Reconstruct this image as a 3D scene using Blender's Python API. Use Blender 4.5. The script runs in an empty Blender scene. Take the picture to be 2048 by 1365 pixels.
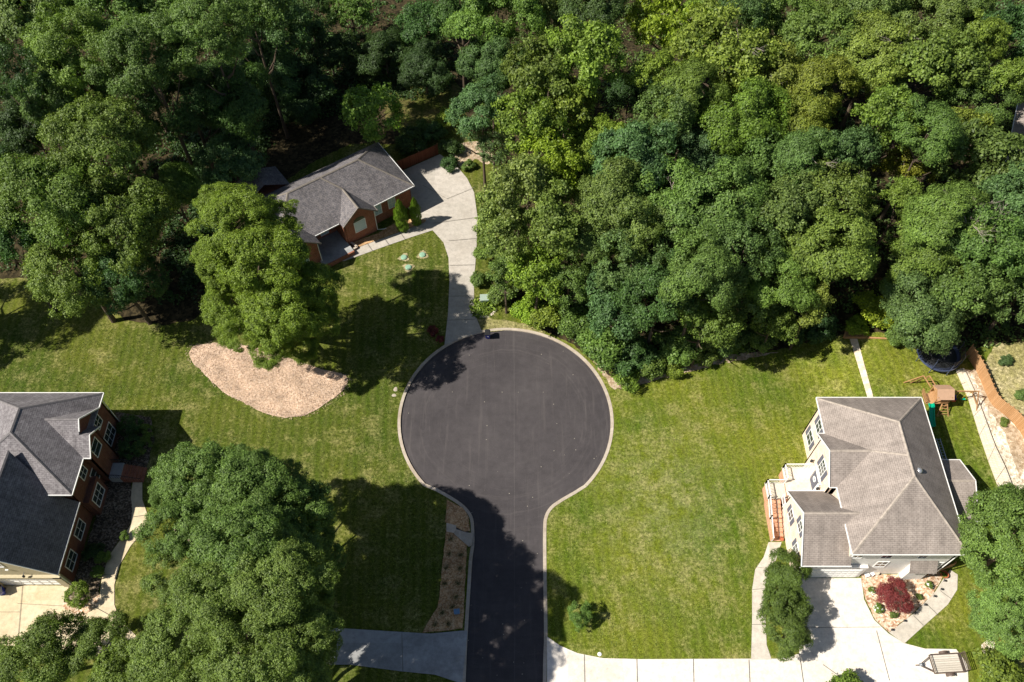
import bpy, bmesh, math, random
import numpy as np
from mathutils import Vector, Matrix
from mathutils.geometry import tessellate_polygon

C = bpy.context
S = C.scene
COL = S.collection
R = math.radians
rnd = random.Random(7)
nr = np.random.default_rng(11)

# ---------------------------------------------------------------- camera, sky, sun, exposure
FPX, PITCH, CAMH = 1680.0, R(56.5), 84.0
cam = bpy.data.objects.new('camera', bpy.data.cameras.new('camera'))
COL.objects.link(cam)
cam.location = (0, 0, CAMH)
cam.rotation_euler = (R(90) - PITCH, 0, 0)
cam.data.sensor_width = 36
cam.data.lens = 36 * FPX / 2048
cam.data.clip_end = 3000
S.camera = cam

SUN_EL, SUN_AZ = R(47), R(14)          # SUN_AZ: direction in which shadows fall, from +X towards +Y
w = bpy.data.worlds.new('World'); S.world = w; w.use_nodes = True
nt = w.node_tree
sky = nt.nodes.new('ShaderNodeTexSky'); sky.sky_type = 'NISHITA'; sky.sun_disc = False
sky.sun_elevation = SUN_EL
sky.sun_rotation = R(270) - SUN_AZ
nt.links.new(sky.outputs[0], nt.nodes['Background'].inputs[0])
nt.nodes['Background'].inputs[1].default_value = 0.05
sl = bpy.data.lights.new('sun', 'SUN'); sl.energy = 5.0; sl.angle = R(0.5); sl.color = (1, 0.95, 0.86)
sun = bpy.data.objects.new('sun', sl); COL.objects.link(sun)
sd = Vector((math.cos(SUN_EL) * math.cos(SUN_AZ), math.cos(SUN_EL) * math.sin(SUN_AZ), -math.sin(SUN_EL)))
sun.rotation_euler = sd.to_track_quat('-Z', 'Y').to_euler()
S.view_settings.view_transform = 'Standard'; S.view_settings.look = 'None'
S.view_settings.exposure = 0.58; S.view_settings.gamma = 1
S.render.engine = 'CYCLES'

# ---------------------------------------------------------------- helpers
_s, _c = math.sin(PITCH), math.cos(PITCH)
def sst(x, a, b):
    t = min(1, max(0, (x - a) / (b - a))); return t * t * (3 - 2 * t)
def hgt(x, y):                         # the back yard on the right lies one step up the hill
    return 2.3 * sst(x, 33.5, 43.6) * sst(y, 27.2, 31.5)
def at(x, y, z=None, dz=0):            # a surveyed point, on the level z or dz above the ground
    u = x - 1024; v = y - 682.5
    def q(z):
        t = (CAMH - z) / (FPX * _s + v * _c)
        return Vector((u * t, (FPX * _c - v * _s) * t, z))
    if z is not None: return q(z)
    p = q(0)
    for _ in range(12): p = q(hgt(p.x, p.y) * .6 + (p.z - dz) * .4 + dz)
    return p
def ats(pts, z=None): return [at(x, y, z) for x, y in pts]

def smooth(pts, n=6, closed=True):     # Catmull-Rom
    out = []; N = len(pts)
    rng = range(N) if closed else range(N - 1)
    for i in rng:
        if closed: p0, p1, p2, p3 = pts[i - 1], pts[i], pts[(i + 1) % N], pts[(i + 2) % N]
        else: p0, p1, p2, p3 = pts[max(i - 1, 0)], pts[i], pts[i + 1], pts[min(i + 2, N - 1)]
        for k in range(n):
            t = k / n
            out.append(0.5 * ((2 * p1) + (p2 - p0) * t + (2 * p0 - 5 * p1 + 4 * p2 - p3) * t * t + (3 * p1 - p0 - 3 * p2 + p3) * t ** 3))
    if not closed: out.append(pts[-1])
    return out

class MB:
    def __init__(s): s.v = []; s.f = []
    def add(s, vs, fs):
        o = len(s.v); s.v += [tuple(p) for p in vs]; s.f += [tuple(i + o for i in f) for f in fs]; return s
    def poly(s, pts): return s.add(pts, [range(len(pts))])
    def tess(s, pts, holes=()):
        loops = [[Vector(p) for p in pts]] + [[Vector(p) for p in h] for h in holes]
        flat = [p for l in loops for p in l]
        tr = tessellate_polygon(loops)
        fs = []
        for t in tr:
            a, b, c = (flat[i] for i in t)
            fs.append(t if (b - a).cross(c - a).z > 0 else (t[0], t[2], t[1]))
        return s.add(flat, fs)
    def slab(s, pts, z0, z1):          # prism over an outline (ccw or cw)
        n = len(pts)
        A = sum(pts[i][0] * pts[(i + 1) % n][1] - pts[(i + 1) % n][0] * pts[i][1] for i in range(n))
        if A < 0: pts = list(reversed(pts))
        s.tess([(p[0], p[1], z1) for p in pts])
        vs = [(p[0], p[1], z0) for p in pts] + [(p[0], p[1], z1) for p in pts]
        s.add(vs, [(i, (i + 1) % n, n + (i + 1) % n, n + i) for i in range(n)])
        return s
    def box(s, x0, x1, y0, y1, z0, z1, F=None):
        P = [(x, y, z) for z in (z0, z1) for y in (y0, y1) for x in (x0, x1)]
        if F: P = [F(*p) for p in P]
        return s.add(P, [(0, 2, 3, 1), (4, 5, 7, 6), (0, 1, 5, 4), (2, 6, 7, 3), (0, 4, 6, 2), (1, 3, 7, 5)])
    def bar(s, a, b, wd, ht=None, up=(0, 0, 1)):
        a = Vector(a); b = Vector(b); d = (b - a).normalized(); up = Vector(up)
        if abs(d.dot(up)) > .98: up = Vector((0, 1, 0))
        x = d.cross(up).normalized() * wd / 2; y = x.cross(d).normalized() * (ht or wd) / 2
        P = [p + i * x + j * y for p in (a, b) for i, j in ((-1, -1), (1, -1), (1, 1), (-1, 1))]
        return s.add(P, [(3, 2, 1, 0), (4, 5, 6, 7), (0, 1, 5, 4), (1, 2, 6, 5), (2, 3, 7, 6), (3, 0, 4, 7)])
    def tube(s, pts, rs, n=8, cap=True):
        pts = [Vector(p) for p in pts]
        if not hasattr(rs, '__len__'): rs = [rs] * len(pts)
        rings = []
        for i, p in enumerate(pts):
            d = (pts[min(i + 1, len(pts) - 1)] - pts[max(i - 1, 0)]).normalized()
            a = Vector((0, 1, 0)) if abs(d.y) < .8 else Vector((1, 0, 0))
            x = d.cross(a).normalized(); y = d.cross(x)
            rings.append([p + rs[i] * (math.cos(2 * math.pi * k / n) * x + math.sin(2 * math.pi * k / n) * y) for k in range(n)])
        vs = [p for r_ in rings for p in r_]
        fs = [(i * n + k, i * n + n + k, i * n + n + (k + 1) % n, i * n + (k + 1) % n) for i in range(len(pts) - 1) for k in range(n)]
        if cap: fs += [tuple(range(n)), tuple(reversed(range(len(vs) - n, len(vs))))]
        return s.add(vs, fs)
    def lathe(s, c, prof, n=20):       # prof: (r,z)
        c = Vector(c)
        vs = [c + Vector((r_ * math.cos(2 * math.pi * k / n), r_ * math.sin(2 * math.pi * k / n), z)) for r_, z in prof for k in range(n)]
        fs = [(i * n + k, i * n + (k + 1) % n, i * n + n + (k + 1) % n, i * n + n + k) for i in range(len(prof) - 1) for k in range(n)]
        fs += [tuple(range(len(vs) - n, len(vs)))]
        return s.add(vs, fs)
    def quad2(s, a, b, c, d, th):      # thick sheet, a b c d ccw seen from outside
        a, b, c, d = map(Vector, (a, b, c, d)); n = (b - a).cross(d - a).normalized() * th
        return s.add([a, b, c, d, a - n, b - n, c - n, d - n], [(0, 1, 2, 3), (7, 6, 5, 4), (0, 4, 5, 1), (1, 5, 6, 2), (2, 6, 7, 3), (3, 7, 4, 0)])
    def face2(s, pts, th):
        pts = [Vector(p) for p in pts]; n = len(pts)
        nm = Vector((0, 0, 0))
        for i in range(n): nm += pts[i].cross(pts[(i + 1) % n])
        if nm.z < 0: pts.reverse(); nm = -nm
        nm = nm.normalized() * th
        return s.add(pts + [p - nm for p in pts], [tuple(range(n)), tuple(reversed(range(n, 2 * n)))] + [(i, i + n, (i + 1) % n + n, (i + 1) % n) for i in range(n)])
    def build(s, name, m, parent=None, local=None, shade=False):
        me = bpy.data.meshes.new(name)
        vs = s.v
        if parent is not None and local is None:
            L = parent_loc(parent); vs = [(x - L[0], y - L[1], z - L[2]) for x, y, z in vs]
        me.from_pydata(vs, [], s.f)
        me.materials.append(m)
        uv = me.uv_layers.new(name='UVMap').data
        for p in me.polygons:
            n = p.normal; t = Vector((0, 0, 1)).cross(n)
            t = t.normalized() if t.length > 1e-3 else Vector((1, 0, 0))
            b = n.cross(t)
            for li in p.loop_indices:
                co = me.vertices[me.loops[li].vertex_index].co
                uv[li].uv = (co.dot(t), co.dot(b))
            if shade: p.use_smooth = True
        o = bpy.data.objects.new(name, me); COL.objects.link(o)
        if parent is not None: o.parent = parent
        return o

def parent_loc(o):
    L = Vector((0, 0, 0))
    while o is not None: L += o.location; o = o.parent
    return L
def tag(o, label=None, cat=None, group=None, kind=None):
    if label: o['label'] = label
    if cat: o['category'] = cat
    if group: o['group'] = group
    if kind: o['kind'] = kind
    return o
def thing(name, label, cat, loc, group=None):
    o = bpy.data.objects.new(name, None); COL.objects.link(o); o.location = loc
    o.empty_display_size = .2
    return tag(o, label, cat, group)
def copy_tree(o, parent=None):
    c = o.copy(); COL.objects.link(c)
    if parent is not None: c.parent = parent
    for ch in list(o.children): copy_tree(ch, c)
    return c

# ---------------------------------------------------------------- materials
class NT:
    def __init__(s, name, rough=.9, spec=.2):
        s.m = bpy.data.materials.new(name); s.m.use_nodes = True
        s.t = s.m.node_tree; s.b = s.t.nodes['Principled BSDF']
        s.b.inputs['Roughness'].default_value = rough
        s.b.inputs['Specular IOR Level'].default_value = spec
    def n(s, typ, **kw):
        nd = s.t.nodes.new(typ)
        for k, v in kw.items():
            if k.startswith('i_'):
                nd.inputs[k[2:].replace('_', ' ')].default_value = v
            else: setattr(nd, k, v)
        return nd
    def L(s, a, b): s.t.links.new(a, b)
    def coord(s, kind='obj'):
        if kind == 'uv': return s.n('ShaderNodeTexCoord').outputs['UV']
        return s.n('ShaderNodeTexCoord').outputs['Object']
    def geo(s): return s.n('ShaderNodeNewGeometry').outputs['Position']
    def noise(s, vec, scale, detail=3, rough=.55, dist=0):
        nd = s.n('ShaderNodeTexNoise', i_Scale=scale, i_Detail=detail, i_Roughness=rough, i_Distortion=dist)
        s.L(vec, nd.inputs['Vector']); return nd.outputs['Fac']
    def ramp(s, fac, stops, interp='LINEAR'):
        nd = s.n('ShaderNodeValToRGB'); cr = nd.color_ramp; cr.interpolation = interp
        while len(cr.elements) > len(stops): cr.elements.remove(cr.elements[-1])
        while len(cr.elements) < len(stops): cr.elements.new(1)
        for e, (p, c) in zip(cr.elements, stops):
            e.position = p; e.color = (*c, 1) if hasattr(c, '__len__') else (c, c, c, 1)
        s.L(fac, nd.inputs[0]); return nd.outputs[0]
    def mix(s, fac, a, b, mode='MIX'):
        nd = s.n('ShaderNodeMix', data_type='RGBA', blend_type=mode)
        for i_, v in ((0, fac), (6, a), (7, b)):
            if hasattr(v, 'is_linked'): s.L(v, nd.inputs[i_])
            elif hasattr(v, '__len__'): nd.inputs[i_].default_value = (*v, 1)
            else: nd.inputs[i_].default_value = v if i_ == 0 else (v, v, v, 1)
        return nd.outputs[2]
    def math(s, op, a, b=None):
        nd = s.n('ShaderNodeMath', operation=op)
        for i, v in enumerate((a, b)):
            if v is None: continue
            if hasattr(v, 'is_linked'): s.L(v, nd.inputs[i])
            else: nd.inputs[i].default_value = v
        return nd.outputs[0]
    def bump(s, h, strength=.5, dist=.05):
        nd = s.n('ShaderNodeBump', i_Strength=strength, i_Distance=dist)
        s.L(h, nd.inputs['Height']); s.L(nd.outputs[0], s.b.inputs['Normal'])
    def col(s, c):
        if hasattr(c, 'is_linked'): s.L(c, s.b.inputs['Base Color'])
        else: s.b.inputs['Base Color'].default_value = (*c, 1)
        return s.m

def m_plain(name, c, rough=.6, spec=.3, var=.12, metal=0):
    t = NT(name, rough, spec); v = t.coord()
    t.b.inputs['Metallic'].default_value = metal
    f = t.noise(v, 3.0, 4)
    a = tuple(x * (1 - var) for x in c); b = tuple(min(1, x * (1 + var)) for x in c)
    return t.col(t.ramp(f, [(.3, a), (.7, b)]))

def m_grass(name, green, green2, dry, dryamt=.5):
    t = NT(name, 1, .1); g = t.geo()
    big = t.noise(g, .11, 5, .62); med = t.noise(g, .55, 5, .7); fine = t.noise(g, 3.2, 4, .75); grain = t.noise(g, 11, 2, .7)
    base = t.mix(t.ramp(big, [(.35, 0.), (.65, 1.)]), green, green2)
    if name == 'grass':      # lawn colour steps darker left of the road, lighter and warmer on the right
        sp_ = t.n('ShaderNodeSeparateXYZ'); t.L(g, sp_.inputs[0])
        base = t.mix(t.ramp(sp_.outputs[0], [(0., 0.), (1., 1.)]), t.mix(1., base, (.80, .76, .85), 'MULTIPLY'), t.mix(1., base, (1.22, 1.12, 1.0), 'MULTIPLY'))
    mow = t.n('ShaderNodeTexWave', wave_type='BANDS', bands_direction='X', i_Scale=.30, i_Distortion=1.6, i_Detail=2.0)
    mpg = t.n('ShaderNodeMapping'); mpg.inputs['Rotation'].default_value = (0, 0, -.06); t.L(g, mpg.inputs[0]); t.L(mpg.outputs[0], mow.inputs['Vector'])
    base = t.mix(t.math('MULTIPLY', mow.outputs['Fac'], .2), base, t.mix(.5, base, dry))
    if name == 'grass':      # a worn, drier area in the middle of the right lawn
        sb = t.n('ShaderNodeVectorMath', operation='SUBTRACT'); sb.inputs[1].default_value = (16.5, 34.5, 0); t.L(g, sb.inputs[0])
        ms_ = t.n('ShaderNodeVectorMath', operation='MULTIPLY'); ms_.inputs[1].default_value = (.10, .075, 0); t.L(sb.outputs[0], ms_.inputs[0])
        ln = t.n('ShaderNodeVectorMath', operation='LENGTH'); t.L(ms_.outputs[0], ln.inputs[0])
        wf = t.math('MULTIPLY', t.ramp(ln.outputs['Value'], [(.1, .75), (1., 0.)]), t.ramp(med, [(.40, 0.), (.60, 1.)]))
        base = t.mix(wf, base, (.22, .24, .09))
    d = t.ramp(t.math('ADD', t.math('ADD', t.math('MULTIPLY', med, .45), t.math('MULTIPLY', t.noise(g, .17, 5, .7), .4)), t.math('MULTIPLY', fine, .25)), [(.60 - .1 * dryamt, 0.), (.74 - .1 * dryamt, .6)])
    base = t.mix(d, base, dry)
    base = t.mix(.95, base, t.ramp(fine, [(.3, .36), (.55, 1.), (.75, 1.6)]), 'MULTIPLY')
    base = t.mix(1., base, t.ramp(grain, [(.3, .5), (.5, 1.), (.7, 1.55)]), 'MULTIPLY')
    straw = t.ramp(t.noise(g, 6.5, 3, .8), [(.66, 0.), (.74, .55)])
    base = t.mix(straw, base, dry)
    t.bump(t.math('ADD', grain, fine), .5, .08)
    return t.col(base)

def m_litter(name, a, b, c, scale=5., bright=.5):
    t = NT(name, 1, .1); g = t.geo()
    vo = t.n('ShaderNodeTexVoronoi', i_Scale=scale); t.L(g, vo.inputs['Vector'])
    sep = t.n('ShaderNodeSeparateColor'); t.L(vo.outputs['Color'], sep.inputs[0])
    x = t.ramp(sep.outputs[0], [(0., a), (.5, b), (1., c)])
    x = t.mix(.6, x, t.ramp(t.noise(g, .5, 4), [(.3, .55), (.7, 1.35)]), 'MULTIPLY')
    x = t.mix(.6, x, t.ramp(t.noise(g, 9, 3, .8), [(.3, .5), (.7, 1.4)]), 'MULTIPLY')
    t.bump(vo.outputs['Distance'], .7, .06)
    return t.col(x)

def m_concrete(name, c, stain=(.6, .55, .45), amt=.5):
    t = NT(name, .9, .25); g = t.geo()
    a = t.noise(g, .35, 6, .65); b = t.noise(g, 1.7, 6, .75); f = t.noise(g, 14, 3, .8)
    x = t.mix(t.ramp(a, [(.42, 0.), (.75, amt)]), c, tuple(p * q for p, q in zip(c, stain)))
    x = t.mix(1, x, t.ramp(b, [(.3, .8), (.6, 1.08)]), 'MULTIPLY')
    x = t.mix(1, x, t.ramp(f, [(.25, .87), (.6, 1.06)]), 'MULTIPLY')
    br = t.n('ShaderNodeTexBrick', offset=0., i_Scale=1., i_Mortar_Size=0., i_Brick_Width=5.3, i_Row_Height=4.1); t.L(g, br.inputs['Vector'])
    br.inputs['Color1'].default_value = (.9, .9, .88, 1); br.inputs['Color2'].default_value = (1.06, 1.05, 1.04, 1)
    x = t.mix(1, x, br.outputs['Color'], 'MULTIPLY')
    mp = t.n('ShaderNodeMapping'); mp.inputs['Scale'].default_value = (.5, 1.6, 1); mp.inputs['Rotation'].default_value = (0, 0, .1); t.L(g, mp.inputs[0])
    x = t.mix(t.ramp(t.noise(mp.outputs[0], .8, 5, .75), [(.55, 0.), (.72, .4)]), x, tuple(p * q * .8 for p, q in zip(c, stain)))
    sp = t.ramp(t.noise(g, 5, 2, .9), [(.70, 0.), (.76, .35)])
    x = t.mix(sp, x, tuple(p * .45 for p in c))
    t.bump(f, .2, .02)
    return t.col(x)

def m_asphalt():
    t = NT('asphalt', .82, .3); g = t.geo()
    sub = t.n('ShaderNodeVectorMath', operation='SUBTRACT'); sub.inputs[1].default_value = (-.72, 45.3, -.12); t.L(g, sub.inputs[0])
    ln = t.n('ShaderNodeVectorMath', operation='LENGTH'); t.L(sub.outputs[0], ln.inputs[0])
    r_ = t.math('ADD', ln.outputs['Value'], t.math('MULTIPLY', t.noise(g, .25, 3), .9))
    comb = t.n('ShaderNodeCombineXYZ'); t.L(t.math('MULTIPLY', r_, 3.0), comb.inputs[0])
    t.L(t.math('MULTIPLY', t.noise(g, .12, 2), 4.), comb.inputs[1])
    rings = t.noise(comb.outputs[0], 1.0, 4, .7)
    a = t.noise(g, .16, 5, .6); b = t.noise(g, 1.1, 5, .7); f = t.noise(g, 16, 3, .8)
    x = t.ramp(a, [(.3, (.047, .041, .043)), (.7, (.066, .058, .059))])
    x = t.mix(t.math('MULTIPLY', t.ramp(rings, [(.52, 0.), (.72, .34)]), t.ramp(t.math('DIVIDE', ln.outputs['Value'], 12.), [(.35, 0.), (.8, 1.), (1., .6)])), x, (.12, .105, .10))
    x = t.mix(1, x, t.ramp(b, [(.3, .86), (.7, 1.14)]), 'MULTIPLY')
    x = t.mix(1, x, t.ramp(f, [(.3, .75), (.7, 1.3)]), 'MULTIPLY')
    # paver seams along the road: narrow lighter joints parallel to its axis
    sep = t.n('ShaderNodeSeparateXYZ'); t.L(g, sep.inputs[0])
    for x0, wd, am in ((.25, .04, .32), (-2.9, .03, .12), (3.1, .03, .12)):
        d = t.math('ABSOLUTE', t.math('SUBTRACT', t.math('ADD', sep.outputs[0], t.math('MULTIPLY', t.noise(g, .4, 2), .12)), x0 + .06))
        x = t.mix(t.math('MULTIPLY', t.math('LESS_THAN', d, wd), t.math('MULTIPLY', b, am)), x, (.17, .155, .145))
    # drag marks
    mp = t.n('ShaderNodeMapping'); mp.inputs['Scale'].default_value = (2.2, .12, 1); mp.inputs['Rotation'].default_value = (0, 0, .12); t.L(g, mp.inputs[0])
    x = t.mix(t.ramp(t.noise(mp.outputs[0], 1., 4, .7), [(.56, 0.), (.74, .4)]), x, (.115, .10, .095))
    vo = t.n('ShaderNodeTexVoronoi', i_Scale=1.1); t.L(g, vo.inputs['Vector'])
    x = t.mix(t.math('LESS_THAN', vo.outputs['Distance'], .045), x, (.42, .38, .30))
    t.bump(f, .35, .01)
    return t.col(x)

def m_shingle(name, a, b, c):
    t = NT(name, .95, .15); uv = t.coord('uv')
    br = t.n('ShaderNodeTexBrick', offset=.5, i_Scale=1., i_Mortar_Size=.022, i_Mortar_Smooth=.3, i_Brick_Width=.42, i_Row_Height=.19, i_Bias=0.)
    t.L(uv, br.inputs['Vector'])
    br.inputs['Color1'].default_value = (*a, 1); br.inputs['Color2'].default_value = (*b, 1); br.inputs['Mortar'].default_value = (*[q * .62 for q in a], 1)
    g = t.geo()
    x = t.mix(t.ramp(t.noise(uv, 2.6, 3, .8), [(.45, 0.), (.62, .45)]), br.outputs['Color'], c)
    x = t.mix(1, x, t.ramp(t.noise(g, .5, 5, .7), [(.3, .8), (.7, 1.2)]), 'MULTIPLY')
    mp = t.n('ShaderNodeMapping'); mp.inputs['Scale'].default_value = (1.6, .12, 1); t.L(uv, mp.inputs[0])
    x = t.mix(1, x, t.ramp(t.noise(mp.outputs[0], 1, 4, .6), [(.35, .86), (.65, 1.1)]), 'MULTIPLY')
    t.bump(br.outputs['Fac'], -.6, .03)
    return t.col(x)

def m_brick(name, a, b, mortar, w_=.22, h_=.08):
    t = NT(name, .9, .2); uv = t.coord('uv')
    br = t.n('ShaderNodeTexBrick', offset=.5, i_Scale=1., i_Mortar_Size=.008, i_Brick_Width=w_, i_Row_Height=h_)
    t.L(uv, br.inputs['Vector'])
    br.inputs['Color1'].default_value = (*a, 1); br.inputs['Color2'].default_value = (*b, 1); br.inputs['Mortar'].default_value = (*mortar, 1)
    x = t.mix(1, br.outputs['Color'], t.ramp(t.noise(uv, 1.2, 5, .7), [(.3, .72), (.7, 1.2)]), 'MULTIPLY')
    t.bump(br.outputs['Fac'], -.4, .01)
    return t.col(x)

def m_planks(name, a, b, gap, width=.14, horiz=False, rough=.85):
    t = NT(name, rough, .2); uv = t.coord('uv')
    sep = t.n('ShaderNodeSeparateXYZ'); t.L(uv, sep.inputs[0])
    c = t.math('DIVIDE', sep.outputs[1 if horiz else 0], width)
    fr = t.math('FRACT', c); fl = t.math('FLOOR', c)
    wn = t.n('ShaderNodeTexWhiteNoise', noise_dimensions='1D'); t.L(fl, wn.inputs['W'])
    x = t.mix(wn.outputs['Value'], a, b)
    mp = t.n('ShaderNodeMapping'); mp.inputs['Scale'].default_value = (3, 30, 1) if horiz else (30, 3, 1); t.L(uv, mp.inputs[0])
    x = t.mix(1, x, t.ramp(t.noise(mp.outputs[0], 1, 3), [(.3, .8), (.7, 1.15)]), 'MULTIPLY')
    x = t.mix(t.math('LESS_THAN', fr, .12), x, gap)
    t.bump(fr, .4, .01)
    return t.col(x)

def m_leaf(name, c, trans=.25, var=.35, hue=None):
    # leaf colour: a leaf-to-leaf spread and a tree tint, some tints holding painted shade
    t = NT(name, .55, .35)
    oi = t.n('ShaderNodeObjectInfo'); gi = t.n('ShaderNodeNewGeometry')
    x = t.mix(gi.outputs['Random Per Island'], tuple(q * (1 - var) for q in c), tuple(q * (1 + var) for q in (hue or c)))
    x = t.mix(1, x, oi.outputs['Color'], 'MULTIPLY')
    x = t.mix(1, x, t.ramp(t.noise(t.coord(), 1.3, 3, .6), [(.3, .72), (.7, 1.28)]), 'MULTIPLY')
    t.col(x)
    tr = t.n('ShaderNodeBsdfTranslucent'); mx = t.n('ShaderNodeMixShader'); mx.inputs[0].default_value = trans
    yl = t.mix(1, x, (1.25, 1.35, .55), 'MULTIPLY')
    t.L(yl, tr.inputs[0])
    out = t.t.nodes['Material Output']
    t.L(t.b.outputs[0], mx.inputs[1]); t.L(tr.outputs[0], mx.inputs[2]); t.L(mx.outputs[0], out.inputs[0])
    return t.m

def m_glass(name, c=(.03, .045, .05), rough=.12):
    t = NT(name, rough, .6); return t.col(c)

M = dict(
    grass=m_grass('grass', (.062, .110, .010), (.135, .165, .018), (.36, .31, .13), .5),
    floor=m_litter('forest_litter', (.02, .016, .009), (.04, .032, .016), (.08, .06, .03), 3.),
    dirt=m_litter('dry_dirt', (.30, .21, .13), (.42, .32, .21), (.55, .44, .32), 4.),
    worn=m_grass('worn_grass', (.26, .24, .11), (.36, .31, .17), (.5, .40, .26), .9),
    straw=m_litter('pine_straw', (.34, .19, .09), (.50, .30, .15), (.62, .42, .24), 7.),
    mulch=m_litter('pale_wood_chips', (.50, .35, .24), (.58, .42, .30), (.66, .50, .38), 9.),
    bedstone=m_litter('river_gravel', (.34, .18, .10), (.60, .42, .28), (.80, .66, .52), 6.),
    darkbed=m_litter('dark_mulch', (.05, .04, .03), (.12, .09, .06), (.30, .24, .18), 7.),
    bank=m_litter('pale_bank_gravel', (.45, .35, .24), (.70, .60, .45), (.85, .78, .64), 5.),
    asphalt=m_asphalt(),
    kerb=m_concrete('kerb_concrete', (.46, .40, .33), (.6, .5, .4), .6),
    drive_w=m_concrete('white_concrete', (.74, .68, .61), (.80, .72, .62), .5),
    drive_g=m_concrete('grey_concrete', (.46, .42, .37), (.75, .72, .68), .5),
    drive_b=m_concrete('buff_concrete', (.62, .52, .36), (.8, .72, .55), .5),
    drive_d=m_concrete('old_concrete', (.36, .36, .36), (.5, .5, .5), .8),
    roof_r=m_shingle('weathered_shingle', (.265, .224, .197), (.30, .256, .226), (.35, .30, .267)),
    roof_l=m_shingle('slate_shingle', (.16, .145, .15), (.24, .22, .225), (.32, .30, .30)),
    roof_b=m_shingle('charcoal_shingle', (.115, .108, .115), (.185, .17, .175), (.28, .25, .235)),
    cap_r=m_plain('ridge_cap_tan', (.35, .30, .255), .95, .1, .25),
    cap_b=m_plain('ridge_cap_brown', (.20, .175, .15), .95, .1, .2),
    cap_l=m_plain('ridge_cap_grey', (.19, .175, .175), .95, .1, .2),
    brick=m_brick('red_brick', (.24, .062, .028), (.34, .10, .045), (.36, .26, .2)),
    brickd=m_brick('dark_brick', (.13, .045, .028), (.18, .065, .04), (.18, .13, .11)),
    brickp=m_brick('pale_brick', (.74, .56, .42), (.84, .68, .54), (.82, .75, .66)),
    bricko=m_brick('orange_brick', (.52, .22, .11), (.64, .32, .17), (.6, .5, .4)),
    siding=m_planks('white_siding', (.80, .77, .72), (.84, .81, .76), (.62, .60, .57), .18, True),
    siding_b=m_planks('beige_siding', (.50, .43, .29), (.53, .46, .31), (.36, .31, .21), .18, True),
    white=m_plain('white_trim', (.80, .79, .76), .5, .4, .04),
    door_w=m_plain('white_door_panel', (.78, .78, .77), .5, .4, .03),
    glass=m_glass('window_glass'),
    blind=m_plain('window_blind', (.42, .55, .58), .3, .5, .05),
    shutter=m_planks('shutter_slats', (.13, .13, .16), (.15, .15, .18), (.07, .07, .09), .07, True),
    fence_o=m_planks('cedar_boards', (.46, .25, .11), (.58, .34, .17), (.22, .11, .05), .15),
    fence_r=m_planks('red_brown_boards', (.17, .055, .03), (.24, .085, .045), (.05, .02, .01), .15),
    cedar=m_plain('cedar_beam', (.40, .22, .10), .8, .2, .2),
    timber=m_planks('grey_sleeper', (.62, .54, .42), (.74, .66, .54), (.35, .28, .2), .19, True),
    canvas=m_plain('tan_canvas', (.46, .29, .19), .8, .2, .08),
    green_pl=m_plain('green_plastic', (.0, .36, .20), .3, .5, .05),
    blue_pl=m_plain('blue_plastic', (.015, .03, .28), .4, .5, .08),
    black=m_plain('black_plastic', (.018, .018, .02), .5, .4, .1),
    net=m_plain('black_mat', (.02, .021, .024), .45, .5, .1),
    pad=m_plain('navy_pad', (.05, .065, .12), .4, .5, .15),
    metal=m_plain('galvanised_metal', (.55, .56, .58), .35, .5, .08, .7),
    rust=m_plain('dark_steel', (.10, .07, .055), .7, .4, .3),
    yellow=m_plain('yellow_plastic', (.75, .55, .03), .5, .4, .05),
    redp=m_plain('red_plastic', (.5, .03, .03), .4, .4, .05),
    box_g=m_plain('utility_green', (.30, .37, .30), .5, .4, .08),
    lid_g=m_plain('lid_green', (.24, .40, .28), .6, .4, .12),
    terra=m_plain('terracotta', (.42, .13, .06), .8, .2, .1),
    rock=m_concrete('field_stone', (.62, .55, .46), (.7, .6, .5), .8),
    rockw=m_concrete('pale_round_stone', (.78, .73, .65), (.9, .85, .8), .3),
    bark=m_plain('bark', (.12, .09, .065), 1, .1, .35),
    barkp=m_plain('pale_bare_wood', (.36, .31, .26), .9, .1, .2),
    joint=m_plain('joint_line', (.16, .145, .12), 1, .1, .3),
    paver=m_brick('path_paver', (.62, .50, .36), (.78, .68, .54), (.50, .36, .22), .6, .3),
    leaf=m_leaf('leaf', (.098, .168, .040), .32, .32, (.136, .205, .044)),
    leaf_red=m_leaf('red_leaf', (.13, .022, .028), .2, .4, (.16, .035, .03)),
    flower=m_plain('white_petals', (.85, .85, .78), .7, .2, .05),
)

# ---------------------------------------------------------------- ground, road, drives
def drape(o):
    me = o.data
    xs = [v.co.x for v in me.vertices]; ys = [v.co.y for v in me.vertices]
    if max(xs) < 33 or max(ys) < 27: return
    bm = bmesh.new(); bm.from_mesh(me)
    cuts = [((x, 0, 0), (1, 0, 0)) for x in np.arange(33.5, 44.5, .8)] + [((0, y, 0), (0, 1, 0)) for y in np.arange(27, 32, .6)]
    for c, n_ in cuts:
        bmesh.ops.bisect_plane(bm, geom=bm.verts[:] + bm.edges[:] + bm.faces[:], plane_co=c, plane_no=n_)
    for v in bm.verts: v.co.z += hgt(v.co.x, v.co.y)
    bmesh.ops.triangulate(bm, faces=bm.faces)
    bm.to_mesh(me); bm.free()
def struct(name, mb, m, kind='structure', label=None, cat=None):
    o = mb.build(name, m); o['kind'] = kind
    drape(o)
    if label: o['label'] = label
    if cat: o['category'] = cat
    return o

CX, CY, CR = -.72, 45.3, 12.2
def circ(a, r=CR): return Vector((CX + r * math.cos(R(a)), CY + r * math.sin(R(a)), 0))
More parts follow.
